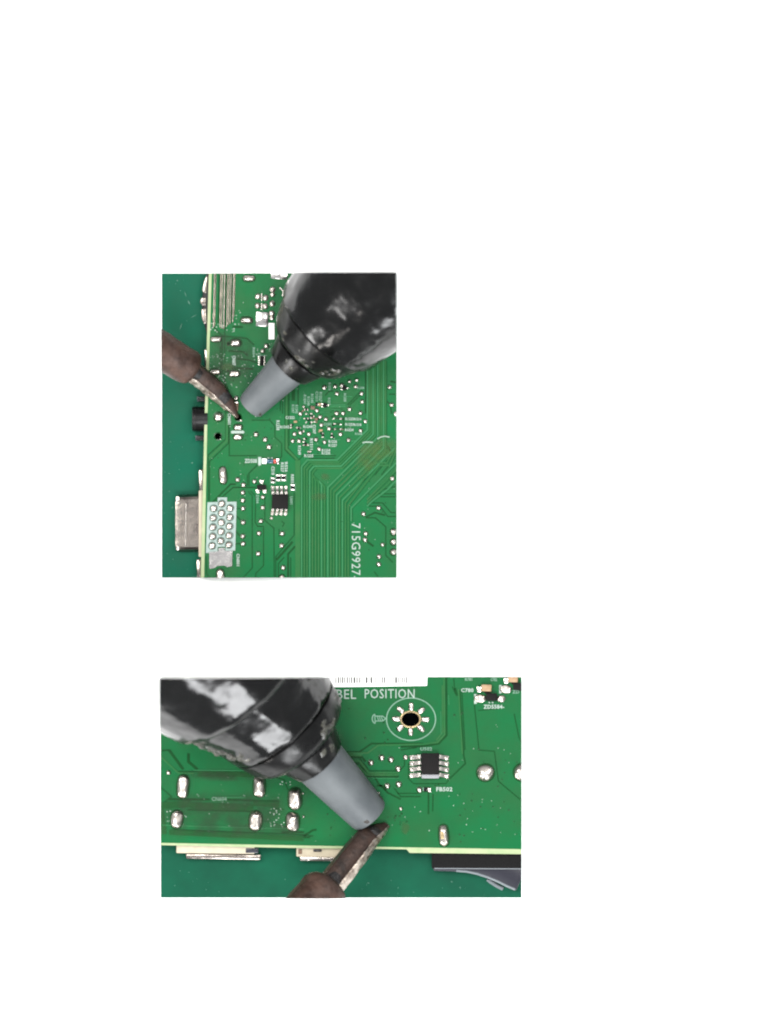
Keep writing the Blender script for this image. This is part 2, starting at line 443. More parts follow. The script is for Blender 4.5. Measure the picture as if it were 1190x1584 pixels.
def puddle(name, pts, h, m, parent, R, label=None, zz=0.9, kind=None):
    """thin film of dried flux: thins out to nothing at its outline (attribute 'film' = thickness)"""
    cx = sum(p[0] for p in pts) / len(pts); cy = sum(p[1] for p in pts) / len(pts)
    for _ in range(2):
        q = []
        for i in range(len(pts)):
            a, b = pts[i], pts[(i + 1) % len(pts)]
            q += [(a[0]*.75 + b[0]*.25, a[1]*.75 + b[1]*.25), (a[0]*.25 + b[0]*.75, a[1]*.25 + b[1]*.75)]
        pts = q
    bm = bmesh.new(); lay = bm.verts.layers.float.new('film'); rows = []
    for k, f in ((1.08, 0.0), (0.96, .22), (0.84, .55), (0.7, .85), (0.5, 1.0), (0.25, 1.0)):
        row = []
        for p in pts:
            v = bm.verts.new((cx + (p[0] - cx) * k, cy + (p[1] - cy) * k, ZB + zz + h * f)); v[lay] = f; row.append(v)
        rows.append(row)
    n = len(pts)
    for i in range(len(rows) - 1):
        for j in range(n): bm.faces.new((rows[i][j], rows[i][(j+1) % n], rows[i+1][(j+1) % n], rows[i+1][j]))
    c = bm.verts.new((cx, cy, ZB + zz + h)); c[lay] = 1.0
    for j in range(n): bm.faces.new((rows[-1][j], rows[-1][(j+1) % n], c))
    clip_open(bm, R)
    return finish(name, bm, m, parent, 60, label=label, kind=kind)

ZB = 30.0                        # top face of both circuit boards
R1 = (250.5, 613.7, 423.0, 893.6)
R2 = (249.0, 806.8, 1047.2, 1388.6)

# ------------------------------------------------------------------ the sheet and the two work surfaces
def slab(name, R, z0, z1, m, kind='structure'):
    bm = bmesh.new(); add_prism(bm, [(R[0], R[2]), (R[1], R[2]), (R[1], R[3]), (R[0], R[3])], z0, z1)
    return finish(name, bm, m, None, kind=kind)
slab('page', (-160, 1350, -160, 1744), -4, 0, M['paper'])
mat1 = slab('work_surface', R1, 0.4, 3, M['mat'])
mat2 = slab('work_surface', R2, 0.4, 3, M['mat2'])
def scuffs(R, lst, parent):
    bm = bmesh.new()
    for x, y, l, w, a in lst: add_prism(bm, [(x + l*math.cos(a), y + l*math.sin(a)), (x - w*math.sin(a), y + w*math.cos(a)), (x - l*math.cos(a), y - l*math.sin(a)), (x + w*math.sin(a), y - w*math.cos(a))], 3.2, 3.5)
    clip(bm, R); finish('scuff_marks', bm, M['scratch'], parent, kind='stuff')
scuffs(R1, [(274.5, 434, 1.5, 1, .3), (292.5, 468, 4, 1.1, 1.1), (287, 455, 5, .6, 1.2), (267, 785, 2.2, .9, -.6), (297.5, 716, 2, .9, -.3), (262, 760, 1, .8, 0), (280, 505, 6, .7, 1.9), (300, 489, 6, .5, -.5)], mat1)
scuffs(R2, [(699, 1364, 2, .8, .2), (712, 1373, 2.2, .7, 1.3), (760, 1352, 1, .8, 0), (570, 1366, 2, .8, .2), (640, 1380, 1, .7, 0)], mat2)

def crumbs(R, boxes, parent):
    bm = bmesh.new()
    for x0, x1, y0, y1, cnt in boxes:
        for _ in range(cnt):
            x, y, r = random.uniform(x0, x1), random.uniform(y0, y1), random.uniform(.35, .9)
            k = [bm.verts.new((x + r*math.cos(i*PI/2.5 + x) * random.uniform(.7, 1.5), y + r*math.sin(i*PI/2.5 + x), 3.02)) for i in range(5)]
            tp = bm.verts.new((x, y, 3 + r)); bm.faces.new(k)
            for i in range(5): bm.faces.new((k[i], k[(i+1) % 5], tp))
    finish('crumbs', bm, M['scratch'], parent, kind='stuff')
crumbs(R1, [(254, 310, 428, 500, 6), (254, 268, 600, 890, 8), (254, 300, 680, 755, 5), (254, 296, 858, 890, 3)], mat1)
crumbs(R2, [(254, 450, 1340, 1385, 9), (560, 660, 1335, 1385, 7), (670, 760, 1365, 1385, 4)], mat2)

# ================================================================== FIRST PICTURE
b1 = empty('circuit_board', (465, 660, 3), 'green printed circuit board with a fifteen-pin connector, the upper of the two boards', 'circuit board')
holes1 = [circ(337.5, 675, 5), circ(368.6, 646, 5), circ(353.5, 532, 2.3, 3.2), circ(352.5, 573.5, 2.3)]
sheet('laminate', [(323.5, 423), (613.7, 423), (613.7, 893.6), (311, 893.6), (316.5, 660)], 22, ZB - .6, M['laminate'], b1, holes1)
sheet('solder_mask', [(328, 423), (613.7, 423), (613.7, 893.6), (316.2, 893.6), (321, 660)], ZB - .6, ZB, M['mask'], b1, [circ(337.5, 675, 5.2), circ(368.6, 646, 5.2), circ(353.5, 532, 2.5, 3.4), circ(352.5, 573.5, 2.5)])

# dark gaps between copper areas
gap = [
 (1.1, [(384, 760), (390.5, 767), (390.5, 878.5), (376, 894)]),
 (1.1, [(388, 759.5), (396, 767.5), (395, 808), (399, 814.5), (408, 814.5), (408, 875), (396, 887), (396, 895)]),
 (1.2, [(410, 771), (410, 805), (424, 817), (424.5, 895)]),
 (2.2, [(329.5, 777), (357, 749), (365, 749)]), (1.6, [(336, 776), (361, 754), (396, 754)]),
 (1.4, [(400, 718), (385.5, 732), (385.5, 752)]), (1.2, [(383, 734), (383, 752)]),
 (1.2, [(355, 611), (355, 705), (398, 705)]),
 (1.2, [(389.5, 650), (417.5, 650), (425.5, 659), (425.5, 676), (436, 686), (436, 706), (431, 712)]),
 (1.2, [(349.5, 600), (349.5, 679), (322.5, 704), (322.5, 775)]), (1.2, [(353.5, 657), (353.5, 686), (324.5, 714), (324.5, 775)]),
 (1.6, [(330, 505), (344, 520), (382, 523.5), (393.5, 534)]), (2.0, [(344, 520), (344, 575), (350, 600)]),
 (1.2, [(341, 536), (341, 568), (326, 571)]), (1.1, [(348, 508), (348, 590), (353, 600), (353, 612)]),
 (3.0, [(360, 506), (376, 506)]), (2.5, [(354, 543), (376, 544), (384, 550)]), (2.0, [(365, 555), (385, 557), (400, 562)]), (3, [(358, 569), (392, 571)]),
 (1.2, [(365, 786.5), (372, 786.5)]), (1.6, [(366, 798), (374, 806)]), (2, [(365, 822), (372, 829)]), (1.6, [(365, 841), (372, 841)]),
 (1.2, [(326, 895), (320, 888), (319, 860)]), (1.2, [(437, 815), (440, 810), (436, 806)]), (1.0, [(432, 818), (432, 830)]),
 # the bundle on the left of the cluster
 (1.6, [(441.5, 580), (441.5, 696), (460, 714)]), (1.2, [(445.5, 575), (445.5, 693), (462, 711)]), (1.2, [(447.5, 600), (447.5, 690)]),
 (5.0, [(454, 600), (454, 620)]), (1.6, [(461.5, 590), (461.5, 628)]), (1.2, [(434, 618), (434, 636)]), (1.2, [(437.5, 615), (437.5, 640)]),
 (1.8, [(465.8, 720), (465.8, 895)]), (1.2, [(455.3, 762), (455.3, 828), (427, 861), (427, 895)]),
 (3.2, [(453, 838), (428, 866)]), (2.6, [(457, 845), (446, 857), (446, 895)]), (1.2, [(450, 862), (450, 895)]), (1.2, [(440, 862), (431, 872), (431, 895)]),
 (1.4, [(462, 712), (470, 704), (480, 704)]), (1.2, [(480, 705), (520, 705)]), (1.2, [(478, 709), (518, 709)]),
 (3.2, [(566.4, 560), (566.4, 640)]),
 (1.6, [(503, 612), (510, 605), (516, 605)]), (1.3, [(538, 626), (560, 604)]), (1.3, [(541, 627), (563, 606)]), (1.2, [(496, 638), (513, 638)]), (1.2, [(514, 636), (517, 633), (530, 633)]),
 (1.2, [(512, 645), (526, 640)]), (1.2, [(532, 645), (532, 664)]),
 # right side
 (1.3, [(566, 801), (581, 801), (597, 815), (597, 859), (608, 870)]), (1.2, [(569, 778), (592, 778), (605, 793), (615, 793)]),
 (1.2, [(570, 783), (588, 783), (600, 799), (615, 799)]), (1.2, [(583, 764), (615, 764)]), (1.2, [(583, 768.5), (615, 768.5)]), (1.2, [(590, 758), (615, 752)]),
 (2.6, [(566, 836), (578, 845)]), (2.2, [(566, 800), (580, 793), (596, 797)]), (1.2, [(579, 884), (586, 893)]),
 (2.0, [(596, 618), (604, 626), (606, 640)]), (1.2, [(602, 610), (615, 610)]), (2, [(604, 590), (614, 592)]),
 (1.2, [(590, 735), (608, 712)]), (1.2, [(580, 735), (600, 711)]), (2, [(600, 690), (607, 705)]),
]
strips('isolation_gaps', gap, ZB - .1, ZB + .25, M['gap'], b1, R1)

# the bundle of parallel tracks
tr, dk, lt = [], [], []
def track(p, i, w=2.1):
    (tr if i % 3 else lt).append((w, p)); dk.append((1.0, [(q[0] + 1.9, q[1] + 0.6) for q in p]))
for i in range(5):                        # from the vertical band, along the cluster and down
    xt, xl, yh = 568.5 + i * 3.0, 466.8 + i * 4.2, 711.5 + i * 3.2
    yt = yh - (xt - (522 + i * 2)); xd = 476 + i * 3.4
    track([(xt, 558), (xt, yt), (522 + i * 2, yh), (xd, yh), (xl, yh + (xd - xl) + 1), (xl, 895)], i)
for i in range(4):                        # shorter vertical tracks that end at small joints
    x = 488.5 + i * 4.6
    track([(x, 895), (x, 741 + i * 4), (x - 4, 736 + i * 4)], i + 1)
for j in range(9):                        # tracks that fan out to the right
    xq, yq = 507.5 + j * 4.5, 754 + j * 4.0
    if j < 5:
        xt = 584.5 + j * 3.0; p = [(xt, 558), (xt, yq - (xt - xq)), (xq, yq), (xq, 895)]
    elif j in (6, 7):
        p = [(616, yq - 92), (xq + 64, yq - 62), (xq + 48, yq - 62), (xq, yq), (xq, 895)]
    else:
        p = [(616, yq - (616 - xq)), (xq, yq), (xq, 895)]
    if j >= 6: p[-1] = (xq, 894 if xq < 541 else 806)
    track(p, j + (j > 3))
for i in range(3):
    p = [(616, 724 + i * 8), (600, 741 + i * 8), (575, 766 + i * 5), (568, 773 + i * 5)]
    track(p, i + 1)
tr.append((7.5, [(461, 712), (461, 895)])); tr.append((3.0, [(443.6, 576), (443.6, 694), (461, 712)]))
tr.append((3.2, [(351.5, 640), (351.5, 682), (323.5, 709)]))
strips('track_gaps', dk, ZB - .1, ZB + .3, M['track_gap'], b1, R1)
strips('copper_tracks', tr, ZB, ZB + .55, M['trace'], b1, R1)
strips('light_copper_tracks', lt, ZB, ZB + .52, M['trace_light'], b1, R1)
strips('fine_tracks', [(0.9, [(511, 626), (535, 626)]), (0.9, [(511, 628.5), (535, 628.5)]), (0.9, [(495, 637.5), (511, 637.5)]), (0.9, [(513, 633.5), (527, 633.5)]),
    (0.9, [(495, 680), (527, 680)]), (0.9, [(486, 687), (496, 687)]), (0.9, [(540, 682), (552, 682)]), (0.9, [(484, 703), (516, 703)]), (0.9, [(530, 613), (545, 613)])],
    ZB, ZB + .6, M['trace_light'], b1, R1)
# bare tinned tracks at the top
tin = []
for x, w, y in ((330.3, 2.0, 507), (332.6, .8, 505), (340.2, 1.5, 506), (342.8, 1.7, 508), (346.3, 2.4, 509), (350.8, 1.3, 506), (353.3, 1.5, 503), (356.2, 1.6, 501), (360.2, 2.0, 498), (362.2, .7, 490)):
    tin.append((w * .72, [(x + 2.0, 420), (x + .8, 470), (x, y)]))
strips('tinned_tracks', tin, ZB, ZB + 1.1, M['tin_dull'], b1, R1)
strips('dark_track_gaps', [(2.2, [(348.5 + 2, 420), (348.5, 510)]), (1.6, [(338 + 1.5, 420), (337.8, 500)]), (1.3, [(358.2 + 2, 420), (358.2, 500)])], ZB, ZB + .4, M['gap'], b1, R1)

# oval joints
for x, y, w, h in ((385.5, 431, 18, 9), (382, 495.5, 18, 10), (335, 525, 17, 8), (365.3, 530.5, 17, 11), (333.4, 576, 17, 8.5), (363.3, 578, 16, 9.5),
                   (345.3, 735.5, 11.5, 26), (368.6, 661, 13, 9), (368.6, 676, 13.5, 8.5), (341.3, 891, 12, 22)):
    blob(b1, x, y, w, h, R=R1, a=random.uniform(-.08, .08))
via(b1, 338.5, 645, 6.6)
for x, y, r in ((399, 459, 4.8), (411, 461, 4.8), (399, 473, 4.6), (410.5, 474, 4.8), (422, 448, 4.8), (422, 456, 4), (421.5, 470, 4.8), (421, 485, 4.8), (421, 492, 4)):
    via(b1, x, y, r, plain=True)
strips('tin_bridges', [(1.3, [(405, 454), (405, 466)]), (1.3, [(405, 469), (405, 480)])], ZB, ZB + .7, M['tin'], b1, R1)
box('tin_pad', 406, 494, 18.5, 22, ZB, ZB + 1.6, M['pad_silver'], b1, a=.05)
box('tin_pad', 420.5, 512.5, 9, 25, ZB, ZB + 1.2, M['white'], b1, .4)
box('tin_pad', 432, 427, 25, 9.5, ZB, ZB + 2, M['pad_silver'], b1, a=.08, R=R1)
for p in ([(433, 445), (438.5, 451)], [(442, 443), (438.5, 451), (437, 458)]):
    bm = bmesh.new(); add_strip(bm, p, 1.6, ZB, ZB + .8); finish('tin_wire', bm, M['tin'], b1)
# joints
for x, y, r in ((412.5, 535.5, 3.5), (407, 543, 3.2), (366, 616, 3.3), (396.5, 672, 3.6), (410.5, 680, 3.5), (416.5, 691.5, 3.7),
    (368, 742, 3.4), (377, 750, 3.3), (376, 762, 3.3), (376, 774, 3.3), (376.5, 786.5, 3.3), (376.5, 808, 3.4), (376, 829.5, 3.4), (376.5, 841, 3.4),
    (394, 745, 3.1), (407, 769, 3.1), (407, 785, 3.1), (404, 806, 3.2), (401, 825, 3.2), (400, 856.5, 3.4),
    (437, 825.5, 3.5), (436, 844, 3.4), (438.5, 878, 3.4), (562.5, 795, 3.2), (586, 785.5, 3.2), (566, 825.5, 3.2), (565, 835, 3.3), (592, 842.5, 2.8), (586.5, 861, 3.2), (586, 873, 3.2), (607, 740, 3.3),
    (502, 599.5, 3.3), (518.5, 598, 3), (529, 596, 3), (550.5, 598, 2.8), (521.5, 609, 3), (559.5, 609, 2.8), (560.5, 621.5, 2.8), (541, 633, 3), (521, 639.5, 3.2), (531, 639.5, 3), (558, 639, 3),
    (565.5, 652, 3), (558, 666, 2.9), (465, 640, 3.2), (490.5, 635, 3.1), (495.5, 645, 2.9), (504.5, 648.5, 2.9), (497.5, 657.5, 3), (509.5, 663, 2.9), (527, 671.5, 3), (456, 671.5, 3), (465, 669.5, 3),
    (478, 671.5, 3), (453, 682, 2.9), (463, 682, 3), (489, 680, 3.1), (502.5, 684, 3), (494, 694.5, 3), (539.5, 681, 3.1), (603, 599, 2.9), (606, 626.5, 3), (541, 590, 2.4), (552, 588, 2.4), (470, 629, 2)):
    via(b1, x, y, r)
blob(b1, 436.5, 892.5, 7, 7, R=R1); blob(b1, 611.8, 640, 5, 7, R=R1, ring=False)
for x, y, w, h in ((608.5, 823, 8, 10), (608.5, 838.5, 8, 9), (608.5, 854, 9, 9)): blob(b1, x, y, w, h, R=R1)
# rims round the two open holes
for hx, hy, a0 in ((337.5, 675, .3), (368.6, 646, .2)):
    bm = bmesh.new(); n = 24
    for rr0, rr1, za, zb_ in ((5.0, 6.6, ZB, ZB + .5),):
        vi = [bm.verts.new((hx + rr0*math.cos(2*PI*i/n), hy + rr0*math.sin(2*PI*i/n), zb_)) for i in range(n)]
        vo = [bm.verts.new((hx + rr1*math.cos(2*PI*i/n), hy + rr1*math.sin(2*PI*i/n), za)) for i in range(n)]
        for i in range(n): bm.faces.new((vi[i], vo[i], vo[(i+1) % n], vi[(i+1) % n]))
    finish('hole_rim', bm, M['gap'], b1)
via(b1, 373.2, 650.5, 2.0, plain=True); via(b1, 341.3, 679.5, 1.1, plain=True)
# black cups that put the dark of the open holes into colour
for hx, hy in ((337.5, 675), (368.6, 646)):
    bm = bmesh.new(); n = 20
    a_ = [bm.verts.new((hx + 4.9*math.cos(2*PI*i/n), hy + 4.9*math.sin(2*PI*i/n), ZB - .2)) for i in range(n)]
    c_ = [bm.verts.new((hx + 4.9*math.cos(2*PI*i/n), hy + 4.9*math.sin(2*PI*i/n), 21.5)) for i in range(n)]
    for i in range(n): bm.faces.new((a_[i], a_[(i+1) % n], c_[(i+1) % n], c_[i]))
    bm.faces.new(c_); finish('hole_shade', bm, M['void'], b1, recalc=False)
# brown resistor being unsoldered by the iron
t = box('resistor', 364.5, 629, 9, 13, ZB + .3, ZB + 4, M['brown'], b1, .8, .05)
box('end_cap', 364.5, 622.3, 9.6, 2.6, ZB + .2, ZB + 4.4, M['tin'], t, .5, .05)
# small surface-mounted pieces of the cluster
sm = [(471.5, 633.4), (476, 633.5), (483, 629), (471.5, 647.4), (476.6, 647.4), (481.5, 646.5), (485.6, 644), (474, 653), (482.4, 653), (489.7, 648), (516.8, 647.4), (527.4, 647.8), (518, 655.5), (527.4, 656.3), (518, 663.8), (527.4, 664),
      (513.5, 671), (513.5, 676), (499.6, 670.3), (499.6, 676), (496.3, 665.7), (450.4, 657.2), (450.4, 661.3), (460.2, 661.6), (464.3, 661.6), (457.3, 652.3), (470, 667), (471, 678.5), (470, 683.4), (470, 688.3), (476.6, 688.3), (477, 698.5), (480.4, 698.5), (492.2, 626), (497, 626), (487, 652.6), (482, 640), (474.5, 640)]
for i, (x, y) in enumerate(sm):
    via(b1, x, y, 2.1, 'solder_fillet', True, sy=0.7, rot=random.choice((0, .2, PI/2)))
for x, y, w, h, m in ((494.6, 626, 3.4, 4.6, 'tan'), (457.3, 652.5, 5, 3, 'tan'), (496.5, 665.7, 5.5, 3, 'tan'), (489.5, 648.5, 4.5, 4, 'brown'), (484, 631, 6, 5, 'brown'), (522.5, 647.5, 5, 2.6, 'gap'), (522.8, 656, 5, 2.6, 'gap'), (522.8, 664, 5, 2.6, 'gap'),
                      (474, 633.5, 3, 3, 'chip'), (499.6, 673.2, 3, 3.2, 'chip'), (513.5, 673.5, 3.2, 3, 'chip'), (478, 650, 3.2, 3, 'chip'), (473, 686, 3, 3, 'chip'), (490, 626, 3, 5, 'chip')):
    box('smd_part_and_shade', x, y, w, h, ZB + .2, ZB + 2.4, M[m], b1, .4)
for i, (x, y) in enumerate(sm):
    if i % 3 != 1: box('smd_part_and_shade', x + (2.6 if i % 2 else -2.4), y + (.4 if i % 4 else 2.2), 3.0, 2.1, ZB + .2, ZB + 2.0, M['chip' if i % 5 else 'brown'], b1, .3)  # dark boxes added beside the pads as small shadows between parts
for x, y in ((503.2, 627), (533, 600.5)):
    t = box('transistor', x, y, 6, 6.5, ZB + .6, ZB + 4, M['chip'], b1, .7, .4)
    for dx, dy in ((-4.2, -2), (-4.2, 2), (4.4, 0)): box('lead', x + dx, y + dy, 3, 1.8, ZB + .2, ZB + 1.4, M['tin'], t, .3, .4)
# resistor network under the pump
t = box('resistor_network', 405.5, 558, 5, 15, ZB + .4, ZB + 3.6, M['chip'], b1, .6, .06)
for i in range(5):
    for s in (-1, 1): box('lead', 405.5 + s * 4.2, 552.2 + i * 3, 3.4, 1.6, ZB + .2, ZB + 1.6, M['tin'], t, .3, .06)
box('printed_outline', 405.5, 550, 15, .9, ZB + .2, ZB + .6, M['silk_dim'], b1, 0)
# diode marked in red and blue
t = box('diode', 418.2, 713.5, 10.5, 6.4, ZB + .4, ZB + 5.2, M['blue'], b1, 1.6, label='blue glass diode with a red band')
box('colour_band', 425.7, 713.5, 5.0, 7.0, ZB + .4, ZB + 5.5, M['red'], t, 1.5)
box('end_cap', 409.3, 713.3, 7.2, 8.2, ZB + .3, ZB + 4.6, M['white'], t, 1.2)
box('end_cap', 430, 713.3, 4, 8.6, ZB + .3, ZB + 4.4, M['pad_silver'], t, .8)
box('printed_bar', 402, 713.3, 4.6, 12.5, ZB + .2, ZB + .8, M['silk'], b1, 0)
for x in (415.5, 421): box('printed_bar', x, 708.6, 2.6, 1.8, ZB + .2, ZB + .8, M['silk'], b1, 0)
bm = bmesh.new(); add_prism(bm, [(359, 666.4), (377, 666.4), (378.6, 668.5), (377, 670.6), (359, 670.6), (357.6, 668.5)], ZB + .2, ZB + .8); finish('printed_bar', bm, M['silk'], b1)
# transistor beside the eight-lead chip
t = box('transistor', 405, 754, 14, 8.2, ZB + 1, ZB + 6, M['chip'], b1, 1, .03)
for x, y in ((405, 745.5), (399, 759.8), (409.6, 759.6)): box('lead', x, y, 5.4, 5.6, ZB + .2, ZB + 2, M['tin'], t, .8, .03)
# eight-lead chips
def gull(parent, x0, y0, x1, y1, w, z_hi):
    """bent lead from body side (x0,y0) to foot (x1,y1)"""
    d = Vector((x1 - x0, y1 - y0)); n = Vector((-d.y, d.x)).normalized() * (w / 2)
    prof = [(0, z_hi), (.34, z_hi), (.60, ZB + 1.5), (1.0, ZB + 1.2)]
    rows = []
    for f, z in prof:
        c = Vector((x0, y0)) + d * f
        k = 1.0 if f < .5 else 1.18
        rows.append([(c.x - n.x*k, c.y - n.y*k, z - .9), (c.x - n.x*k, c.y - n.y*k, z), (c.x + n.x*k, c.y + n.y*k, z), (c.x + n.x*k, c.y + n.y*k, z - .9)])
    bm = loft(rows); o = finish('lead', bm, M['tin'], parent, 50)
    return o
t = box('chip', 433.6, 775.8, 25, 23, ZB + 1.4, ZB + 9, M['chip'], b1, 1.2, .02, label='black eight-lead chip')
for x in (422.6, 429.4, 436.1, 442.9):
    gull(t, x, 764.6, x - .4, 752.0, 4.0, ZB + 5.6); gull(t, x, 787, x - 1.2, 796.4, 4.0, ZB + 5.6)
    blob(b1, x - .3, 753.8, 4.8, 5.4, 1.7, R=R1, ring=False); blob(b1, x - 1.1, 795.3, 4.8, 4.6, 1.7, R=R1, ring=False)
via(b1, 420.3, 801.5, 2.6, 'printed_dot', True)
for x, y, w, h in ((431, 739, 6, 9.5), (439, 739, 6, 9.5), (453.2, 754, 5.2, 9.5), (422.5, 743, 5, 8)):
    t = box('resistor', x, y, w, h * .6, ZB + .4, ZB + 3, M['chip'], b1, .4)
    for s in (-1, 1): box('end_cap', x, y + s * h * .38, w, h * .26, ZB + .3, ZB + 3.2, M['tin'], t, .4)
    for s in (-1, 1): box('printed_outline', x + s * (w / 2 + 1.2), y, .7, h + 3, ZB + .2, ZB + .6, M['silk_dim'], t, 0)

# fifteen-pin connector footprint
blk = [(321.2, 777), (337, 776.6), (337.2, 769.6), (351.6, 769.4), (351.6, 776.2), (366.4, 776), (364.2, 851.6), (349.2, 852.2), (349, 845.6), (337, 846), (336.8, 852.8), (319, 855.6)]
sheet('printed_block', blk, ZB + .02, ZB + .55, M['silk_block'], b1)
cols = [((331, 786.5), (330.5, 801), (330, 815.4), (329.4, 829.6), (328.6, 844.2)), ((343.6, 779.2), (343.2, 793.6), (343, 808), (342.5, 822.2), (342, 836.5)), ((356.5, 786), (356, 800), (355.4, 814), (355, 828.2), (354.4, 842.6))]
ringm = bmesh.new()
n = 26
vi = [[ringm.verts.new((r_ * math.cos(2*PI*i/n) * S, r_ * math.sin(2*PI*i/n) * S, z_ * S)) for i in range(n)] for r_, z_ in ((4.9, 0), (5.1, .7), (6.2, .7), (6.5, 0))]
for a in range(3):
    for i in range(n): ringm.faces.new((vi[a][i], vi[a][(i+1) % n], vi[a+1][(i+1) % n], vi[a+1][i]))
bmesh.ops.recalc_face_normals(ringm, faces=ringm.faces[:])
ring_me = bpy.data.meshes.new('pin_ring'); ringm.to_mesh(ring_me); ringm.free()
M['ringgrey'] = mat('grey_annulus', lin(112, 140, 128, K), 0.35)
for c_ in cols:
    for x, y in c_:
        o = via(b1, x, y, 4.9, 'pin_joint', True, zb=ZB + .2)
        o.scale = (4.9 * S, 4.9 * S, 3.6 * S)
        link('pin_ring', ring_me, M['ringgrey'], b1, W(x, y, ZB + .5))
sheet('tin_pad', [(324.2, 853.8), (338, 852.6), (338.3, 847.5), (347.8, 847.2), (348, 852), (360, 851.8), (359.2, 875.8), (352, 877), (347, 874.6), (337, 875.2), (331, 879), (324, 879.6)], ZB + .6, ZB + 1.2, M['pad_silver'], b1)

# lettering, first board
for s, x, y, l, h in (('ZD508', 388.3, 713, 19, 6.4),): text(b1, s, x, y, l, h)
text(b1, '715G9927-', 551, 852.5, 86, 13.4, down=True, R=R1, bold=0.0)
for s, x, y, l, h in (('CN601', 355.2, 648, 17, 5), ('CN801', 368.6, 866, 19, 5), ('CN607', 362.3, 558, 15, 5.4), ('R1238', 430.3, 658, 15, 5), ('D504', 398.6, 772, 13, 4.5), ('U601', 451, 774, 12, 4.5),
    ('C518', 422.6, 728, 13, 5), ('R527', 437, 723, 15, 4.6), ('R526', 443, 722.5, 15, 4.6), ('R503', 452.6, 740.5, 13, 4.6),
    ('R1249', 463.5, 696.5, 14, 4.6), ('R1211', 482, 687, 17, 4.6), ('R1241', 472, 618, 14, 4.2), ('R1240', 477.5, 620.5, 14, 4.2), ('R1245', 483.2, 616.5, 14, 4.2), ('C1211', 490.5, 613, 15, 4.2), ('R1217', 496.4, 614, 15, 4.2), ('R1247', 453.6, 632.5, 13, 4.2), ('R1242', 459.2, 633, 13, 4.2), ('R1216', 510.3, 598, 12, 4), ('R1205', 534, 615, 13, 4), ('C1207', 486.5, 664, 14, 4.6), ('R1212', 509.5, 621, 11, 4), ('R604', 393, 545, 15, 4)):
    text(b1, s, x, y, l, h, down=True, m=M['silk'] if h > 4.5 else M['silk_dim'])
for s, x, y, l, h in (('C1222', 449, 646, 14, 4.4), ('R1243', 440.6, 660.5, 14, 4.4), ('R1244', 476.5, 660, 14, 4.4), ('R1222', 541, 648, 13, 4), ('R1214', 553.5, 648.3, 11, 4), ('R1223', 541, 656.5, 13, 4), ('R1218', 553.5, 657, 11, 4), ('R1224', 540.5, 665, 13, 4), ('R1226', 515, 683, 13, 4.4), ('R1227', 515, 689, 13, 4.4), ('R1234', 504.5, 696.5, 13, 4), ('R1235', 504.5, 701, 13, 4), ('R1225', 478, 705, 14, 4.6), ('R1208', 558, 600, 11, 3.6), ('R1220', 555, 671, 11, 3.6), ('C1231', 507, 656, 12, 3.8)):
    text(b1, s, x, y, l, h, m=M['silk'] if h > 3.9 else M['silk_dim'])

# connectors along the left edge, below the board
jack = box('audio_jack', 346, 655, 54, 66, 4, 21.5, M['black'], b1, 1.5)
A = Axis(297.5, 648, 12.8, (1, 0), 0.0)
lathe('barrel', A, [(0, 13), (0, 17.6), (1.2, 19), (6, 19.4), (6.5, 18.9), (24, 18.9)], M['black'], jack)
for cy, x0 in ((617, 306.5), (677.5, 304.0)):
    p = box('locating_pin', (x0 + 322) / 2, cy, 322 - x0, 7.6, 8, 17, M['black'], jack, 1.4)
    box('pin_cap', x0 - .2, cy, 2.4, 7.8, 7.8, 17.2, M['greyplastic'], p, .5)
# fifteen-pin connector shell
vg = box('pin_connector', 338, 812, 52, 96, 4, 21.8, M['cream'], b1, 1)
box('flange', 311.5, 810, 7.6, 103, 3.4, 23.5, M['cream'], vg, 1.6)
def shell_rows():
    rows = []
    for x, k in ((309, 1.0), (281, 1.0), (276, .985), (272.6, .95), (271.6, .90)):
        c = []
        y0, y1 = 764 + (1 - (x - 271) / 38) * 1.5, 854
        cy = (y0 + y1) / 2; hh = (y1 - y0) / 2
        for dy, z in ((-hh, 5), (-hh + 4, 3.4), (hh - 4, 3.4), (hh, 5), (hh - 4, 18), (hh - 8, 20.5), (-hh + 8, 20.5), (-hh + 4, 18)):
            c.append((x, cy + dy * k, 12 + (z - 12) * k))
        rows.append(c)
    return rows
sh = finish('shell', loft(shell_rows()), M['shell'], vg, 25)
bm = bmesh.new(); add_strip(bm, [(288, 779), (287, 846)], 1.0, 20.3, 21.4); finish('seam', bm, M['tin'], sh)
box('shell_lip', 275.2, 809.5, 5.0, 84, 8, 20.2, M['tin'], sh, 2.2)
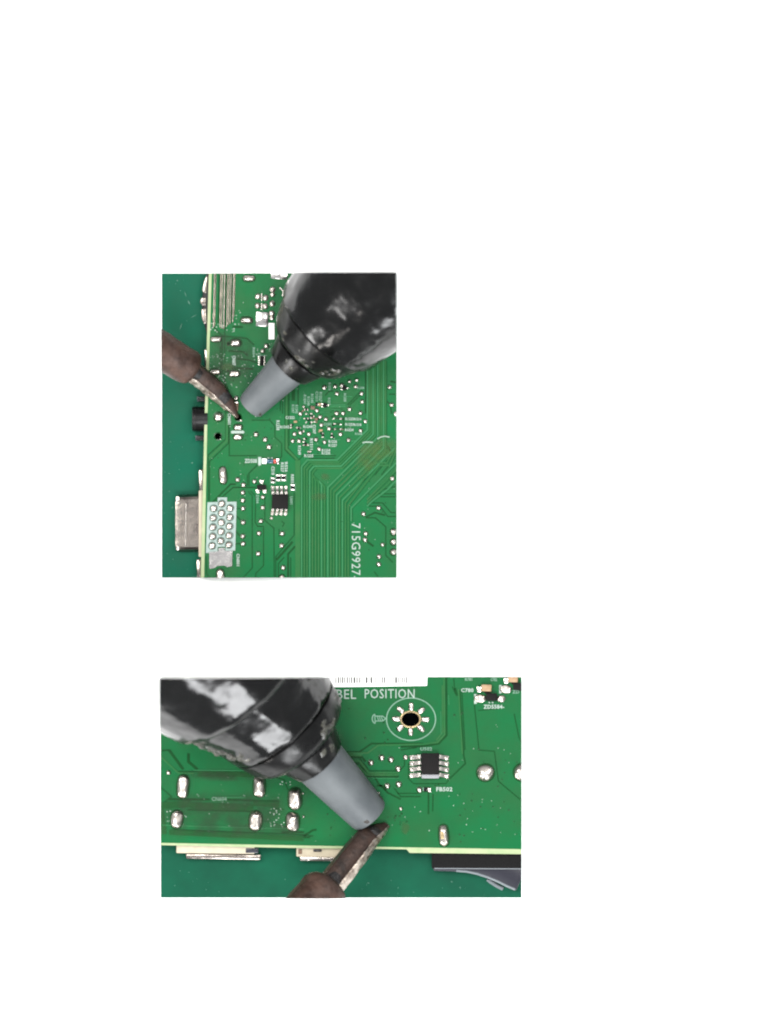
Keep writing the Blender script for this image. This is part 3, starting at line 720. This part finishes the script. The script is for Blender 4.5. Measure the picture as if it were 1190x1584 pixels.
# other nickel shells seen at the edge
for cx, cy, w, h in ((313, 746, 10, 40), (309, 880, 9, 30), (321, 563, 9, 46)): box('screw_nut', cx, cy, w, h, 6, 20, M['shell'], b1, 2.6, -.03, R=R1)
bm = bmesh.new(); add_prism(bm, [(336 + 23 * math.cos(2*PI*i/48), 470 + 62 * math.sin(2*PI*i/48)) for i in range(48)], 4, 21)
bmesh.ops.recalc_face_normals(bm, faces=bm.faces[:]); bmesh.ops.bevel(bm, geom=[e for e in bm.edges if all(v.co.z > 20 for v in e.verts)], offset=2.5, segments=3, affect='EDGES', profile=.5)
clip(bm, R1); jk = finish('round_socket', bm, M['black'], b1, 40)
for a0, a1, dr in ((2.62, 3.02, 2.0), (3.10, 3.30, 2.6), (3.42, 3.9, .8)):
    angs = [a0 + (a1 - a0) * i / 10 for i in range(11)]
    out = [(336 + (23 + dr * math.sin(PI * i / 10) ** .5) * math.cos(a), 470 + 62 * math.sin(a)) for i, a in enumerate(angs)]
    inn = [(336 + 17 * math.cos(a), 470 + 60 * math.sin(a)) for a in angs]
    bm = bmesh.new(); add_prism(bm, out + inn[::-1], 8, 21.6)
    bmesh.ops.recalc_face_normals(bm, faces=bm.faces[:]); bmesh.ops.bevel(bm, geom=[e for e in bm.edges if all(v.co.z > 20 for v in e.verts)], offset=1.2, segments=2, affect='EDGES', profile=.5)
    clip(bm, R1); finish('metal_tab', bm, M['shell'], jk, 40)

# flux left on the board
puddle('flux_residue', [(549, 738), (550, 704), (558, 689), (572, 683), (590, 675), (606, 676), (616, 684), (616, 700), (598, 708), (578, 722), (562, 742)], 1.0, M['flux'], b1, R1, label='amber flux with glossy rim')
for x, y, rx, ry in ((495, 768, 15, 8), (503, 738, 9, 7), (352, 568, 12, 8)):
    puddle('flux_stain', [(x + rx * random.uniform(.7, 1.1) * math.cos(a), y + ry * random.uniform(.7, 1.1) * math.sin(a)) for a in [i * .7 for i in range(9)]], .2, M['stain'], b1, R1, zz=.7)
for pts in ([(328, 512), (345, 508), (380, 520), (398, 535), (402, 560), (396, 590), (372, 604), (352, 598), (330, 580), (325, 545)],):
    puddle('flux_film', pts, .25, M['film'], b1, R1, zz=.5)
strips('flux_glints', [(1.1, [(561, 685.0), (566, 683.6), (574, 684), (577, 684.3)]), (.8, [(584, 679), (589, 676), (595, 674.6), (603, 676)])], ZB + .8, ZB + 2.0, M['flux_glint'], b1, R1, kind='stuff')  # pale strips paint the highlights on the amber flux
def specks(parent, boxes, R, m, avoid=()):
    bm = bmesh.new()
    for x0, x1, y0, y1, cnt, r0, r1 in boxes:
        for _ in range(cnt):
            x, y = random.uniform(x0, x1), random.uniform(y0, y1); r = random.uniform(r0, r1)
            k = [bm.verts.new((x + r*math.cos(i*PI/3) * random.uniform(.8, 1.4), y + r*math.sin(i*PI/3), ZB + .02)) for i in range(6)]
            tp = bm.verts.new((x, y, ZB + r * .9))
            for i in range(6): bm.faces.new((k[i], k[(i+1) % 6], tp))
    clip(bm, R)
    finish('board_specks', bm, m, parent, 180, kind='stuff')
specks(b1, [(325, 366, 500, 514, 22, .5, 1.3), (325, 352, 545, 572, 18, .5, 1.2), (345, 400, 540, 600, 42, .4, 1.1), (338, 352, 578, 592, 12, .5, 1.2), (365, 390, 462, 505, 8, .4, .9), (400, 425, 530, 552, 10, .4, 1), (324, 450, 600, 770, 40, .3, .75), (465, 612, 700, 890, 16, .3, .6), (455, 545, 600, 695, 50, .3, .8)], R1, M['flux_glint'])
specks(b1, [(358, 440, 560, 720, 34, .7, 1.2), (330, 440, 700, 890, 12, .7, 1.1), (470, 612, 690, 890, 26, .7, 1.3)], R1, M['gap'])

# --- desoldering pump and iron, first picture
E = math.radians(20.5)
def pump(x, y, d, prof, R, label, smears):
    r0 = prof['nozzle'][0][1]
    A = Axis(x, y, ZB + 2 + r0 * math.cos(E), d, E)
    o = empty('desoldering_pump', (x, y, ZB + 3), label, 'desoldering pump')
    lathe('nozzle', A, prof['nozzle'], M['nozzle'], o, R)
    lathe('collar', A, prof['collar'], M['gunblack'], o, R, wob=1.6, wsc=.06, sharp=30)
    lathe('shoulder', A, prof['shoulder'], M['gunblack'], o, R, n=110, wob=2.6, wsc=.045, sharp=30)
    lathe('barrel', A, prof['barrel'], M['gungloss'], o, R, n=130, wob=2.2, wsc=.035, sharp=30)
    for i, (sec, t0, t1, a0, a1, amp, thr) in enumerate(smears):
        smear('scorch_mark' if sec == 'nozzle' else 'flux_smear', A, prof[sec], t0, t1, a0, a1, amp, M['scorch'] if sec == 'nozzle' else M['wax'], o, i * 7.3 + x, R, thr)
    return A
prof1 = dict(
    nozzle=[(9, 8), (2, 15), (0.0, 18.5), (-0.6, 20.5), (0.6, 21.8), (4, 22.6), (40, 26.2), (88, 31.5), (94, 31.8)],
    collar=[(85, 20), (85.5, 35), (87, 38), (90, 39.5), (110, 47.5), (114, 48), (115.5, 46.5), (116, 41), (122, 41)],
    shoulder=[(118.5, 30), (118.8, 50), (120, 56), (124, 63), (131, 69), (140, 73), (163, 84), (165, 84.5), (166, 82), (170, 82)],
    barrel=[(166, 60), (166.4, 84), (167.6, 88.5), (170, 91.5), (174, 92.5), (195, 97), (250, 108), (300, 115), (420, 122)])
g1 = pump(388, 629, (0.70, -0.714), prof1, R1, 'black desoldering pump with grey nozzle beside the fifteen-pin board, upper picture',
          [('nozzle', 1, 12, .2, 1.1, 1.3, .05), ('nozzle', 1, 9, 2.2, 3.0, 1.0, .1), ('collar', 94, 116, 1.2, 2.0, 5, .05), ('shoulder', 119, 150, 1.1, 1.75, 5, .12), ('shoulder', 120, 165, .5, 1.0, 4, .18), ('shoulder', 122, 150, 2.0, 2.3, 3.5, .1)])

def iron(x, y, pts, Lside, barrel_r, R, label, barrel_axis, scale=1.0):
    """pts: centre line in the picture from barrel mouth to tip with blade width and thickness"""
    o = empty('soldering_iron', (x, y, ZB), label, 'soldering iron')
    e = math.radians(21); te = math.tan(e)
    L = Vector((*Lside, 0)).normalized()
    tip = Vector(pts[-1][:2])
    rows, rows_e = [], []
    for px, py, w, th in pts:
        z = ZB + 2.2 + (tip - Vector((px, py))).length * te + th * .55
        c = Vector((px, py, z)); V = Vector((0, 0, 1))
        lo_, hi_ = -.5 * w, .5 * w
        rows.append([tuple(c + L * u + V * v) for u, v in ((lo_, -.3*th), (lo_ + .10*w, .42*th), (lo_ + .18*w, .5*th), (lo_ + .66*w, .5*th), (lo_ + .73*w, .42*th), (lo_ + .73*w, -.5*th), (lo_ + .2*w, -.5*th))])
        rows_e.append([tuple(c + L * u + V * v) for u, v in ((lo_ + .725*w, .40*th), (lo_ + .8*w, .40*th), (hi_ - .03*w, -.05*th), (hi_, -.3*th), (lo_ + .9*w, -.5*th), (lo_ + .725*w, -.48*th))])
    def subdiv(rows, k=6, amp=.0):
        out = []
        for a, b in zip(rows, rows[1:]):
            for i in range(k):
                f = i / k; out.append([Vector(p).lerp(Vector(q), f) for p, q in zip(a, b)])
        out.append([Vector(p) for p in rows[-1]])
        if amp: out = [[p + Vector((noise.noise(p * .23), noise.noise(p * .23 + Vector((9, 0, 0))), noise.noise(p * .2 + Vector((0, 9, 0))))) * amp for p in r] for r in out]
        return out
    bm = loft(subdiv(rows, 5, .35)); clip(bm, R); finish('blade', bm, M['blade'], o, 32)
    bm = loft(subdiv(rows_e, 8, 1.0 * scale)); clip(bm, R); finish('tinned_edge', bm, M['tinned'], o, 40)
    # burnt flux across the working end
    rs = []
    for f in (0, .25, .5, .75, 1):
        k = len(pts) - 3
        a, b = Vector(pts[k]), Vector(pts[k + 1])
        p = a.lerp(b, .28 + f * .55)
        z = ZB + 2.2 + (tip - Vector((p[0], p[1]))).length * te + p[3] * .55
        w = p[2]; th = p[3]
        c = Vector((p[0], p[1], z)); q = .5 + 1.1 * math.sin(f * PI)
        rs.append([c + L * u + Vector((0, 0, v)) for u, v in ((-.49*w, -.1*th), (-.42*w, .45*th + .2*q), (-.2*w, .5*th + q * .5), (0, .5*th + q*.6), (.2*w, .48*th + q*.4), (.22*w, .2*th), (0, -.2*th))])
    bm = loft(subdiv(rs, 3, .5)); clip(bm, R); finish('burnt_flux', bm, M['soot'], o, 60)
    # barrel: rusty sleeve
    bx, by, d = barrel_axis
    z = ZB + 2.2 + (tip - Vector((bx, by))).length * te + 4
    A = Axis(bx, by, z, d, e)
    r = barrel_r
    lathe('neck', A, [(-r*.42, r*.30), (-r*.40, r*.46), (-r*.1, r*.52), (r*.3, r*.55)], M['soot'], o, R, n=40)
    pf = [(-1, r*.30), (-1.5, r*.55), (-.5, r*.72), (2*scale, r*.86), (5*scale, r*.95), (10*scale, r)] + [(10*scale + i * 6, r * (1 + .0012 * i * 6)) for i in range(1, 24)]
    lathe('sleeve', A, pf, M['rust'], o, R, n=72, wob=1.6 * scale, wsc=.07, sharp=50)
    return o
iron(367, 645, [(296, 573, 33, 15), (316, 588, 33, 15), (337, 606, 31, 13), (355, 626, 22, 8), (368.5, 646, 4, 2)], (-.72, .69), 27.5, R1,
     'rusty brown soldering iron with chisel tip coming in from the left, upper picture', (299.5, 573.5, (-1, -0.62)))

# ================================================================== SECOND PICTURE
b2 = empty('circuit_board', (528, 1180, 3), 'green circuit board with a starred screw hole and barcode label, lower of the two', 'circuit board')
hole2 = circ(635.3, 1112.5, 14, 11, 36)
sheet('laminate', [(249, 1047.2), (806.8, 1047.2), (806.8, 1321), (634, 1319), (629, 1313.5), (440, 1311), (249, 1307)], 22, ZB - .6, M['laminate'], b2, [hole2])
sheet('solder_mask', [(249, 1047.2), (806.8, 1047.2), (806.8, 1313.2), (600, 1309.8), (440, 1307), (249, 1303.4)], ZB - .6, ZB, M['mask2'], b2, [circ(635.3, 1112.5, 14.2, 11.2, 36)])
gap2 = [
 (2.6, [(690.5, 1047), (691, 1137), (679, 1150), (655, 1154), (620, 1155)]), (1.6, [(700, 1062), (704, 1072), (702, 1050)]),
 (2.0, [(711.5, 1068), (717.5, 1168), (720, 1181), (696, 1204)]), (1.2, [(714.5, 1068), (719.5, 1160)]),
 (1.3, [(734, 1090), (741, 1160), (765, 1162), (771, 1208), (785, 1220), (808, 1239)]), (1.3, [(795.5, 1104), (803, 1141), (808, 1150)]), (1.0, [(740, 1099), (770, 1096)]),
 (2.0, [(663, 1224), (663, 1259)]), (1.4, [(670, 1228), (669.5, 1255)]), (1.3, [(616, 1227), (651, 1227)]), (1.6, [(610, 1219), (620, 1232), (651, 1232)]),
 (2.4, [(533, 1163), (556, 1163), (575, 1150), (655, 1150)]), (3.0, [(540, 1171), (560, 1171), (566, 1178)]), (3.0, [(548, 1181), (557, 1181), (570, 1201), (617, 1201)]),
 (1.3, [(556, 1172), (572, 1192), (618, 1192), (626, 1184), (626, 1176)]), (1.2, [(632, 1180), (632, 1204), (640, 1212), (690, 1212), (696, 1204)]), (1.3, [(620, 1160), (645, 1156)]),
 (2.6, [(583, 1215), (592, 1215), (598, 1222)]), (2.4, [(580, 1202), (586, 1212), (600, 1226), (620, 1236)]),
 (2.8, [(262, 1236), (325, 1236.5)]), (2.4, [(352, 1237), (432, 1239)]), (1.6, [(290, 1252.5), (392, 1255)]), (1.3, [(268, 1283), (455, 1290), (485, 1293)]), (2.2, [(285, 1291), (480, 1295)]), (2.8, [(470, 1293), (484, 1284), (490, 1283)]),
 (1.2, [(276, 1193), (420, 1194)]), (4, [(262, 1160), (284, 1190)]), (4, [(292, 1165), (292, 1178), (306, 1190)]), (2.0, [(249, 1161), (262, 1160)]), (1.4, [(249, 1218), (266, 1232), (249, 1245)]),
 (1.4, [(420, 1200), (440, 1206), (446, 1222)]), (1.4, [(425, 1250), (440, 1252)]), (2.2, [(436, 1287), (470, 1287)]), (3, [(704, 1064), (707, 1076)]),
]
strips('isolation_gaps', gap2, ZB - .1, ZB + .25, M['gap'], b2, R2)
strips('olive_copper_areas', [(9.5, [(296, 1246), (392, 1249)]), (6.5, [(392, 1243), (432, 1245)]), (10, [(249, 1246), (296, 1243)]), (7.5, [(262, 1287), (470, 1297)]), (9, [(249, 1252), (254, 1290)]), (8, [(306, 1197), (420, 1198)])], ZB, ZB + .45, M['trace_olive'], b2, R2)
strips('copper_tracks', [(2.4, [(687, 1047), (688, 1136), (677, 1148), (655, 1151), (585, 1152.5), (569, 1164.5), (534, 1164.5)]), (2.0, [(684.5, 1060), (685, 1132), (675, 1145)]), (3.2, [(538, 1168), (560, 1168)]), (3, [(552, 1184), (568, 1198), (616, 1198)]), (3.0, [(545, 1177), (556, 1177), (571, 1195.5), (617, 1195.5)]), (1.8, [(709.5, 1066), (715.4, 1166)]), (2.0, [(249, 1170), (276, 1195), (300, 1196)])], ZB, ZB + .5, M['trace'], b2, R2)
strips('light_copper_tracks', [(0.9, [(682, 1100), (682.4, 1136)]), (0.9, [(694, 1075), (694.6, 1090)]), (1, [(547, 1166), (562, 1166)]), (0.8, [(551, 1203), (618, 1203.5)]), (0.8, [(249, 1276), (470, 1282)]), (0.9, [(300, 1191), (420, 1192)]), (0.9, [(345, 1233), (380, 1233)])], ZB, ZB + .6, M['trace_light'], b2, R2)

for x, y, w, h, a in ((283.5, 1216, 19, 35, .10), (401.5, 1216.5, 19, 33, .03), (274, 1267, 19, 28, .10), (395.6, 1269.5, 20.5, 31, .08), (456.5, 1235, 21.5, 34, .04), (453, 1270.5, 21.5, 29, .0), (686.6, 1292, 15.5, 33, -.06)):
    blob(b2, x, y, w, h, hz=8.5, R=R2, a=a)
blob(b2, 751, 1195, 27, 26.5, hz=9, R=R2); blob(b2, 808, 1194.5, 27, 27, hz=9, R=R2)
box('pin_stub', 684.5, 1291.5, 6, 12, ZB + 4, ZB + 8.6, M['gold'], b2, 1)
for x, y, r in ((574, 1179.5, 4), (590.5, 1172, 4.1), (605, 1175, 4.1), (616, 1189, 4.1), (599, 1215.5, 4), (617, 1213, 4.2), (649, 1221.5, 4), (620, 1250.5, 2.5), (586, 1226.7, 1.8), (261, 1195, 3), (469, 1227, 1.5), (470, 1263, 1.7), (568, 1281.5, 2.6)):
    via(b2, x, y, r)
via(b2, 627.5, 1171.3, 4.0, 'printed_dot', True)
# starred screw hole
bm = bmesh.new(); n = 64
vv = [[bm.verts.new((636 + rx * math.cos(2*PI*i/n), 1112.3 + ry * math.sin(2*PI*i/n), z)) for i in range(n)] for rx, ry, z in ((37, 32, ZB + .1), (37.1, 32.1, ZB + .6), (38.7, 33.6, ZB + .6), (38.8, 33.7, ZB + .1))]
for a in range(3):
    for i in range(n): bm.faces.new((vv[a][i], vv[a][(i+1) % n], vv[a+1][(i+1) % n], vv[a+1][i]))
finish('printed_ring', bm, M['silk_dim'], b2)
bm = bmesh.new(); n = 40
vv = [[bm.verts.new((635.3 + rx * math.cos(2*PI*i/n), 1112.5 + ry * math.sin(2*PI*i/n), z)) for i in range(n)] for rx, ry, z in ((13.6, 10.6, 23), (13.8, 10.8, ZB + .5), (14.9, 12.0, ZB + .6), (16.4, 13.4, ZB + .1))]
for a in range(3):
    for i in range(n): bm.faces.new((vv[a][i], vv[a][(i+1) % n], vv[a+1][(i+1) % n], vv[a+1][i]))
finish('hole_rim', bm, M['gold'], b2, 40)
bm = bmesh.new()
vv = [[bm.verts.new((635.3 + rx * math.cos(2*PI*i/n), 1112.5 + ry * math.sin(2*PI*i/n), z)) for i in range(n)] for rx, ry, z in ((13.4, 10.4, ZB - .5), (13.4, 10.4, 5), (0.01, 0.01, 5))]
for a in range(2):
    for i in range(n): bm.faces.new((vv[a][i], vv[a][(i+1) % n], vv[a+1][(i+1) % n], vv[a+1][i]))
finish('hole_shade', bm, M['void'], b2, 40)
for i in range(8):
    a = i * PI / 4 + .02
    blob(b2, 635.6 + 22.5 * math.cos(a), 1112.3 + 19.5 * math.sin(a), 13.5, 8.4, hz=3.0, a=math.atan2(19.5 * math.sin(a), 22.5 * math.cos(a)), R=R2, name='star_pad', ring=False)
# printed screw symbol
strips('screw_symbol', [(1.3, [(580, 1104), (577, 1107), (575.8, 1111.5), (577, 1116), (580, 1119)]), (1.1, [(580, 1104), (580.6, 1119)]), (1.1, [(581, 1107.5), (592, 1107.5), (597, 1111.3), (592, 1115), (581, 1115)]), (.9, [(584, 1108), (586, 1115)]), (.9, [(587, 1108), (589, 1115)]), (.9, [(590, 1108), (592, 1114)])], ZB + .05, ZB + .5, M['silk_dim'], b2, R2, kind=None)
# label with barcode
st = sheet('label_sticker', [(498, 1047.2), (661, 1047.2), (660.6, 1060.5), (498, 1063)], ZB + .05, ZB + .8, M['sticker'], b2)
bm = bmesh.new(); x = 519.0
while x < 629:
    w = random.choice((1.6, 1.8, 2.4, 3.4)); add_prism(bm, rect(x + w/2, 1052, w, 9.4), ZB + .7, ZB + 1.1); x += w + random.choice((1.2, 1.4, 1.8))
clip(bm, R2); finish('barcode', bm, M['ink'], st, kind='stuff')
text(b2, 'LABEL', 524, 1073.6, 54, 14.4, m=M['silk'], bold=0.0); text(b2, 'POSITION', 603, 1072.9, 77, 14.4, m=M['silk'], bold=0.0)
text(b2, 'U502', 659.5, 1158.3, 18, 5.6, m=M['silk_dim']); text(b2, 'FB502', 687.5, 1220.5, 25, 6.6); text(b2, 'CN604', 339.5, 1235.5, 23, 6.4, m=M['silk_faint'])
text(b2, 'C780', 723, 1067.5, 19, 6); text(b2, 'ZD5584-', 764, 1093, 32, 6.4)
text(b2, 'R781', 725, 1050.5, 11, 5, m=M['silk_dim'], R=R2); text(b2, 'C782', 764, 1051, 10, 5, m=M['silk_dim'], R=R2); text(b2, 'ZD', 798, 1070, 11, 5, m=M['silk_dim'], R=R2)
# eight-lead chip
t = box('chip', 665.5, 1181, 28, 32.5, ZB + 1.6, ZB + 11, M['chip'], b2, 1.4, .0, label='black eight-lead chip with front edge coloured as lit')
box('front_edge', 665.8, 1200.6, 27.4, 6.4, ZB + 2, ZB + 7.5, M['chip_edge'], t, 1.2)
for i, y in enumerate((1171.3, 1180.5, 1189.6, 1199.2)):
    gull(t, 651, y - 1.2, 634.4, y + .6, 5.6, ZB + 6); gull(t, 679.5, y - 1.2, 694, y + 1.4, 5.6, ZB + 6)
    blob(b2, 637, y + .4, 7.4, 6.4, 2.2, R=R2, ring=False); blob(b2, 690.6, y + 1.2, 7.6, 6.4, 2.2, R=R2, ring=False)
t = box('ferrite_bead', 660, 1221, 9, 6, ZB + .4, ZB + 3.8, M['chip'], b2, .6)
box('end_cap', 664.5, 1221.4, 4.6, 6.2, ZB + .3, ZB + 4.2, M['tin'], t, .8); box('end_cap', 655.6, 1220.5, 3, 5.6, ZB + .3, ZB + 2, M['silk_dim'], t, .4)
# parts in the top right corner
t = box('capacitor', 752.5, 1064, 15.5, 10.5, ZB + .5, ZB + 8, M['tan'], b2, 1.2, .03)
box('end_cap', 741.5, 1066.2, 7.5, 9, ZB + .3, ZB + 6.5, M['tin'], t, 1.5); box('painted_shade', 754, 1070.5, 9, 3.6, ZB + .3, ZB + 3.5, M['chip'], t, .5)  # dark block paints the shade below the capacitor
t = box('zener_diode', 760.5, 1078, 17, 11.5, ZB + 1, ZB + 8, M['chip'], b2, 1.2, .03)
blob(t, 743, 1080.5, 19, 13, 4, R=R2, name='solder_joint', ring=False); blob(t, 775, 1080.8, 13.5, 11.5, 4, R=R2, name='solder_joint', ring=False)
box('printed_outline', 735.5, 1081, 4, 15, ZB + .2, ZB + .7, M['silk'], t, 0)
for x in (757, 762): box('printed_bar', x, 1086.6, 2.6, 1.8, ZB + .2, ZB + .8, M['silk'], b2, 0, .4)
t = box('capacitor', 793.5, 1050.5, 15, 9.5, ZB + .5, ZB + 8, M['tan'], b2, 1.2, .03, R=R2)
box('end_cap', 783, 1053, 7.5, 8.5, ZB + .3, ZB + 6.5, M['tin'], t, 1.5, R=R2); box('painted_shade', 796, 1056.8, 9, 3.6, ZB + .3, ZB + 3.5, M['chip'], t, .5)
t = box('zener_diode', 802, 1062, 16, 11, ZB + 1, ZB + 8, M['chip'], b2, 1.2, .05, R=R2)
blob(t, 782.5, 1066, 19, 13, 4, R=R2, name='solder_joint', ring=False); box('printed_outline', 774, 1066, 3.4, 13, ZB + .2, ZB + .7, M['silk'], t, 0)

# connectors under the lower edge
cn = box('socket_connector', 334, 1292, 121, 56, 4, 21.6, M['cream'], b2, 1.2, .012)
box('shell', 346, 1325, 116, 9, 8, 15, M['shell'], cn, 2.2, .018, R=None)
box('shell_gap', 390, 1315.5, 20, 8, 14, 21.9, M['greyplastic'], cn, 1, .012)
cn = box('socket_connector', 496, 1297, 74, 56, 4, 21.6, M['cream'], b2, 1.2, .01)
box('shell', 502, 1328, 76, 8, 8, 15, M['tin'], cn, 2, .012); box('slot', 491.5, 1315.5, 13, 4.2, 20, 22.1, M['soot'], cn, .6, .01); box('slot', 464.5, 1317, 6, 8, 20, 22.1, M['brown'], cn, 1, .01)
# black rubber-faced socket at the lower right
sk = box('power_socket', 745, 1321, 154, 45, 6, 21.5, M['rubber'], b2, 2.2, .004, R=R2)
def arc_poly():
    top = [(669, 1342.5), (672, 1347), (700, 1348), (716, 1348.6), (732, 1351), (748, 1355.5), (764, 1361.8), (780, 1369.5), (797, 1377.2), (799.5, 1375.5), (806.7, 1359), (806.7, 1342.5)]
    return top
bm = bmesh.new(); add_prism(bm, arc_poly(), 4, 16)
bmesh.ops.recalc_face_normals(bm, faces=bm.faces[:])
bmesh.ops.bevel(bm, geom=[e for e in bm.edges if all(v.co.z > 15 for v in e.verts)], offset=1.8, segments=3, affect='EDGES', profile=.5)
clip(bm, R2); fl = finish('flared_body', bm, M['greyplastic'], sk, 40)
M['edge'] = mat('pale_edge_tone', lin(140, 148, 154, K), 0.4)  # pale tone; along the curved body it paints the edge highlight
bm = bmesh.new(); add_strip(bm, [(706, 1346.6), (722, 1347.8), (738, 1351.2), (754, 1356.4), (770, 1363), (784, 1370), (797, 1375.6)], 1.9, 15.6, 17.2); finish('edge_highlight', bm, M['edge'], fl)  # bright highlight along the curve, drawn as a pale strip
for pts in ([(757, 1361.5), (764, 1366), (772, 1371), (779, 1374)], [(754, 1360.4), (758, 1364), (768, 1370.5), (778, 1375.6)]):
    bm = bmesh.new(); add_strip(bm, pts, .9, 4, 7); finish('edge_highlight', bm, M['edge'], fl)
box('pale_lip', 742, 1343.4, 140, 1.6, 19, 21.0, M['edge'], sk, .5, .004, R=R2)  # pale strip along the front of the bar

specks(b2, [(258, 290, 1240, 1285, 16, .5, 1.2), (415, 440, 1250, 1280, 26, .5, 1.3), (430, 450, 1205, 1215, 8, .5, 1.3), (300, 380, 1228, 1250, 12, .4, .9), (600, 800, 1110, 1305, 22, .4, .8), (640, 800, 1225, 1305, 14, .5, .9), (480, 600, 1285, 1306, 6, .4, .8), (300, 470, 1195, 1300, 20, .3, .8)], R2, M['flux_glint'])
specks(b2, [(540, 620, 1080, 1150, 8, .9, 1.9), (620, 800, 1150, 1306, 34, .9, 1.6), (600, 622, 1255, 1275, 8, 1.0, 1.9), (505, 530, 1240, 1306, 7, .8, 1.5), (700, 730, 1100, 1112, 5, 1, 2)], R2, M['gap'])  # dark bumps for tented vias
for pts in ([(245, 1226), (300, 1222), (360, 1226), (420, 1222), (446, 1236), (440, 1280), (470, 1284), (490, 1296), (440, 1301), (340, 1298), (245, 1293)], [(285, 1190), (340, 1192), (425, 1196), (425, 1206), (330, 1210), (280, 1200)]):
    puddle('flux_film', pts, .25, M['film'], b2, R2, zz=.5)
for x, y, rx, ry in ((627, 1280, 9, 12),):
    puddle('flux_stain', [(x + rx * random.uniform(.75, 1.1) * math.cos(a), y + ry * random.uniform(.75, 1.1) * math.sin(a)) for a in [i * .7 for i in range(9)]], .25, M['stain'], b2, R2, zz=.7)

prof2 = dict(
    nozzle=[(12, 10), (3, 20), (0.0, 26), (-0.8, 29.5), (0.8, 31.3), (5, 32.4), (60, 37.5), (118, 42.4), (126, 42.8)],
    collar=[(115, 28), (115.6, 44), (117, 46), (121, 47.5), (143, 56), (147, 57), (148.5, 55), (149, 48), (156, 48)],
    shoulder=[(150.5, 40), (151, 60), (153, 69), (157, 79), (163, 87), (171, 91), (194, 98), (197, 98), (198, 94), (206, 94)],
    barrel=[(199, 60), (199.4, 95), (201, 99), (204, 101.5), (210, 103), (240, 111), (262, 121), (284, 130), (286, 134), (291, 140), (300, 144), (340, 156), (440, 176)])
g2 = pump(572, 1261, (-0.68, -0.735), prof2, R2, 'black desoldering pump with grey nozzle beside the starred screw hole, lower picture',
          [('nozzle', 1, 22, -.4, .5, 1.6, .0), ('nozzle', 1, 12, 1.6, 2.6, 1.2, .1), ('collar', 122, 146, .7, 1.6, 5, .0), ('shoulder', 152, 190, .7, 1.35, 6, .0), ('shoulder', 154, 196, 0.0, .7, 6, .05), ('barrel', 204, 240, 2.3, 2.8, 5, .05), ('barrel', 225, 280, 2.5, 3.05, 5, .05)])
iron(598, 1275, [(504, 1378, 43, 20), (522, 1355, 43, 20), (552, 1317, 42, 18), (573, 1291, 37, 15), (590, 1280.5, 22, 9), (599.5, 1274.5, 10, 4)], (.76, .65), 37, R2,
     'rusty brown soldering iron with chisel tip rising from the bottom edge, lower picture', (510, 1366, (-.62, .78)), 1.3)
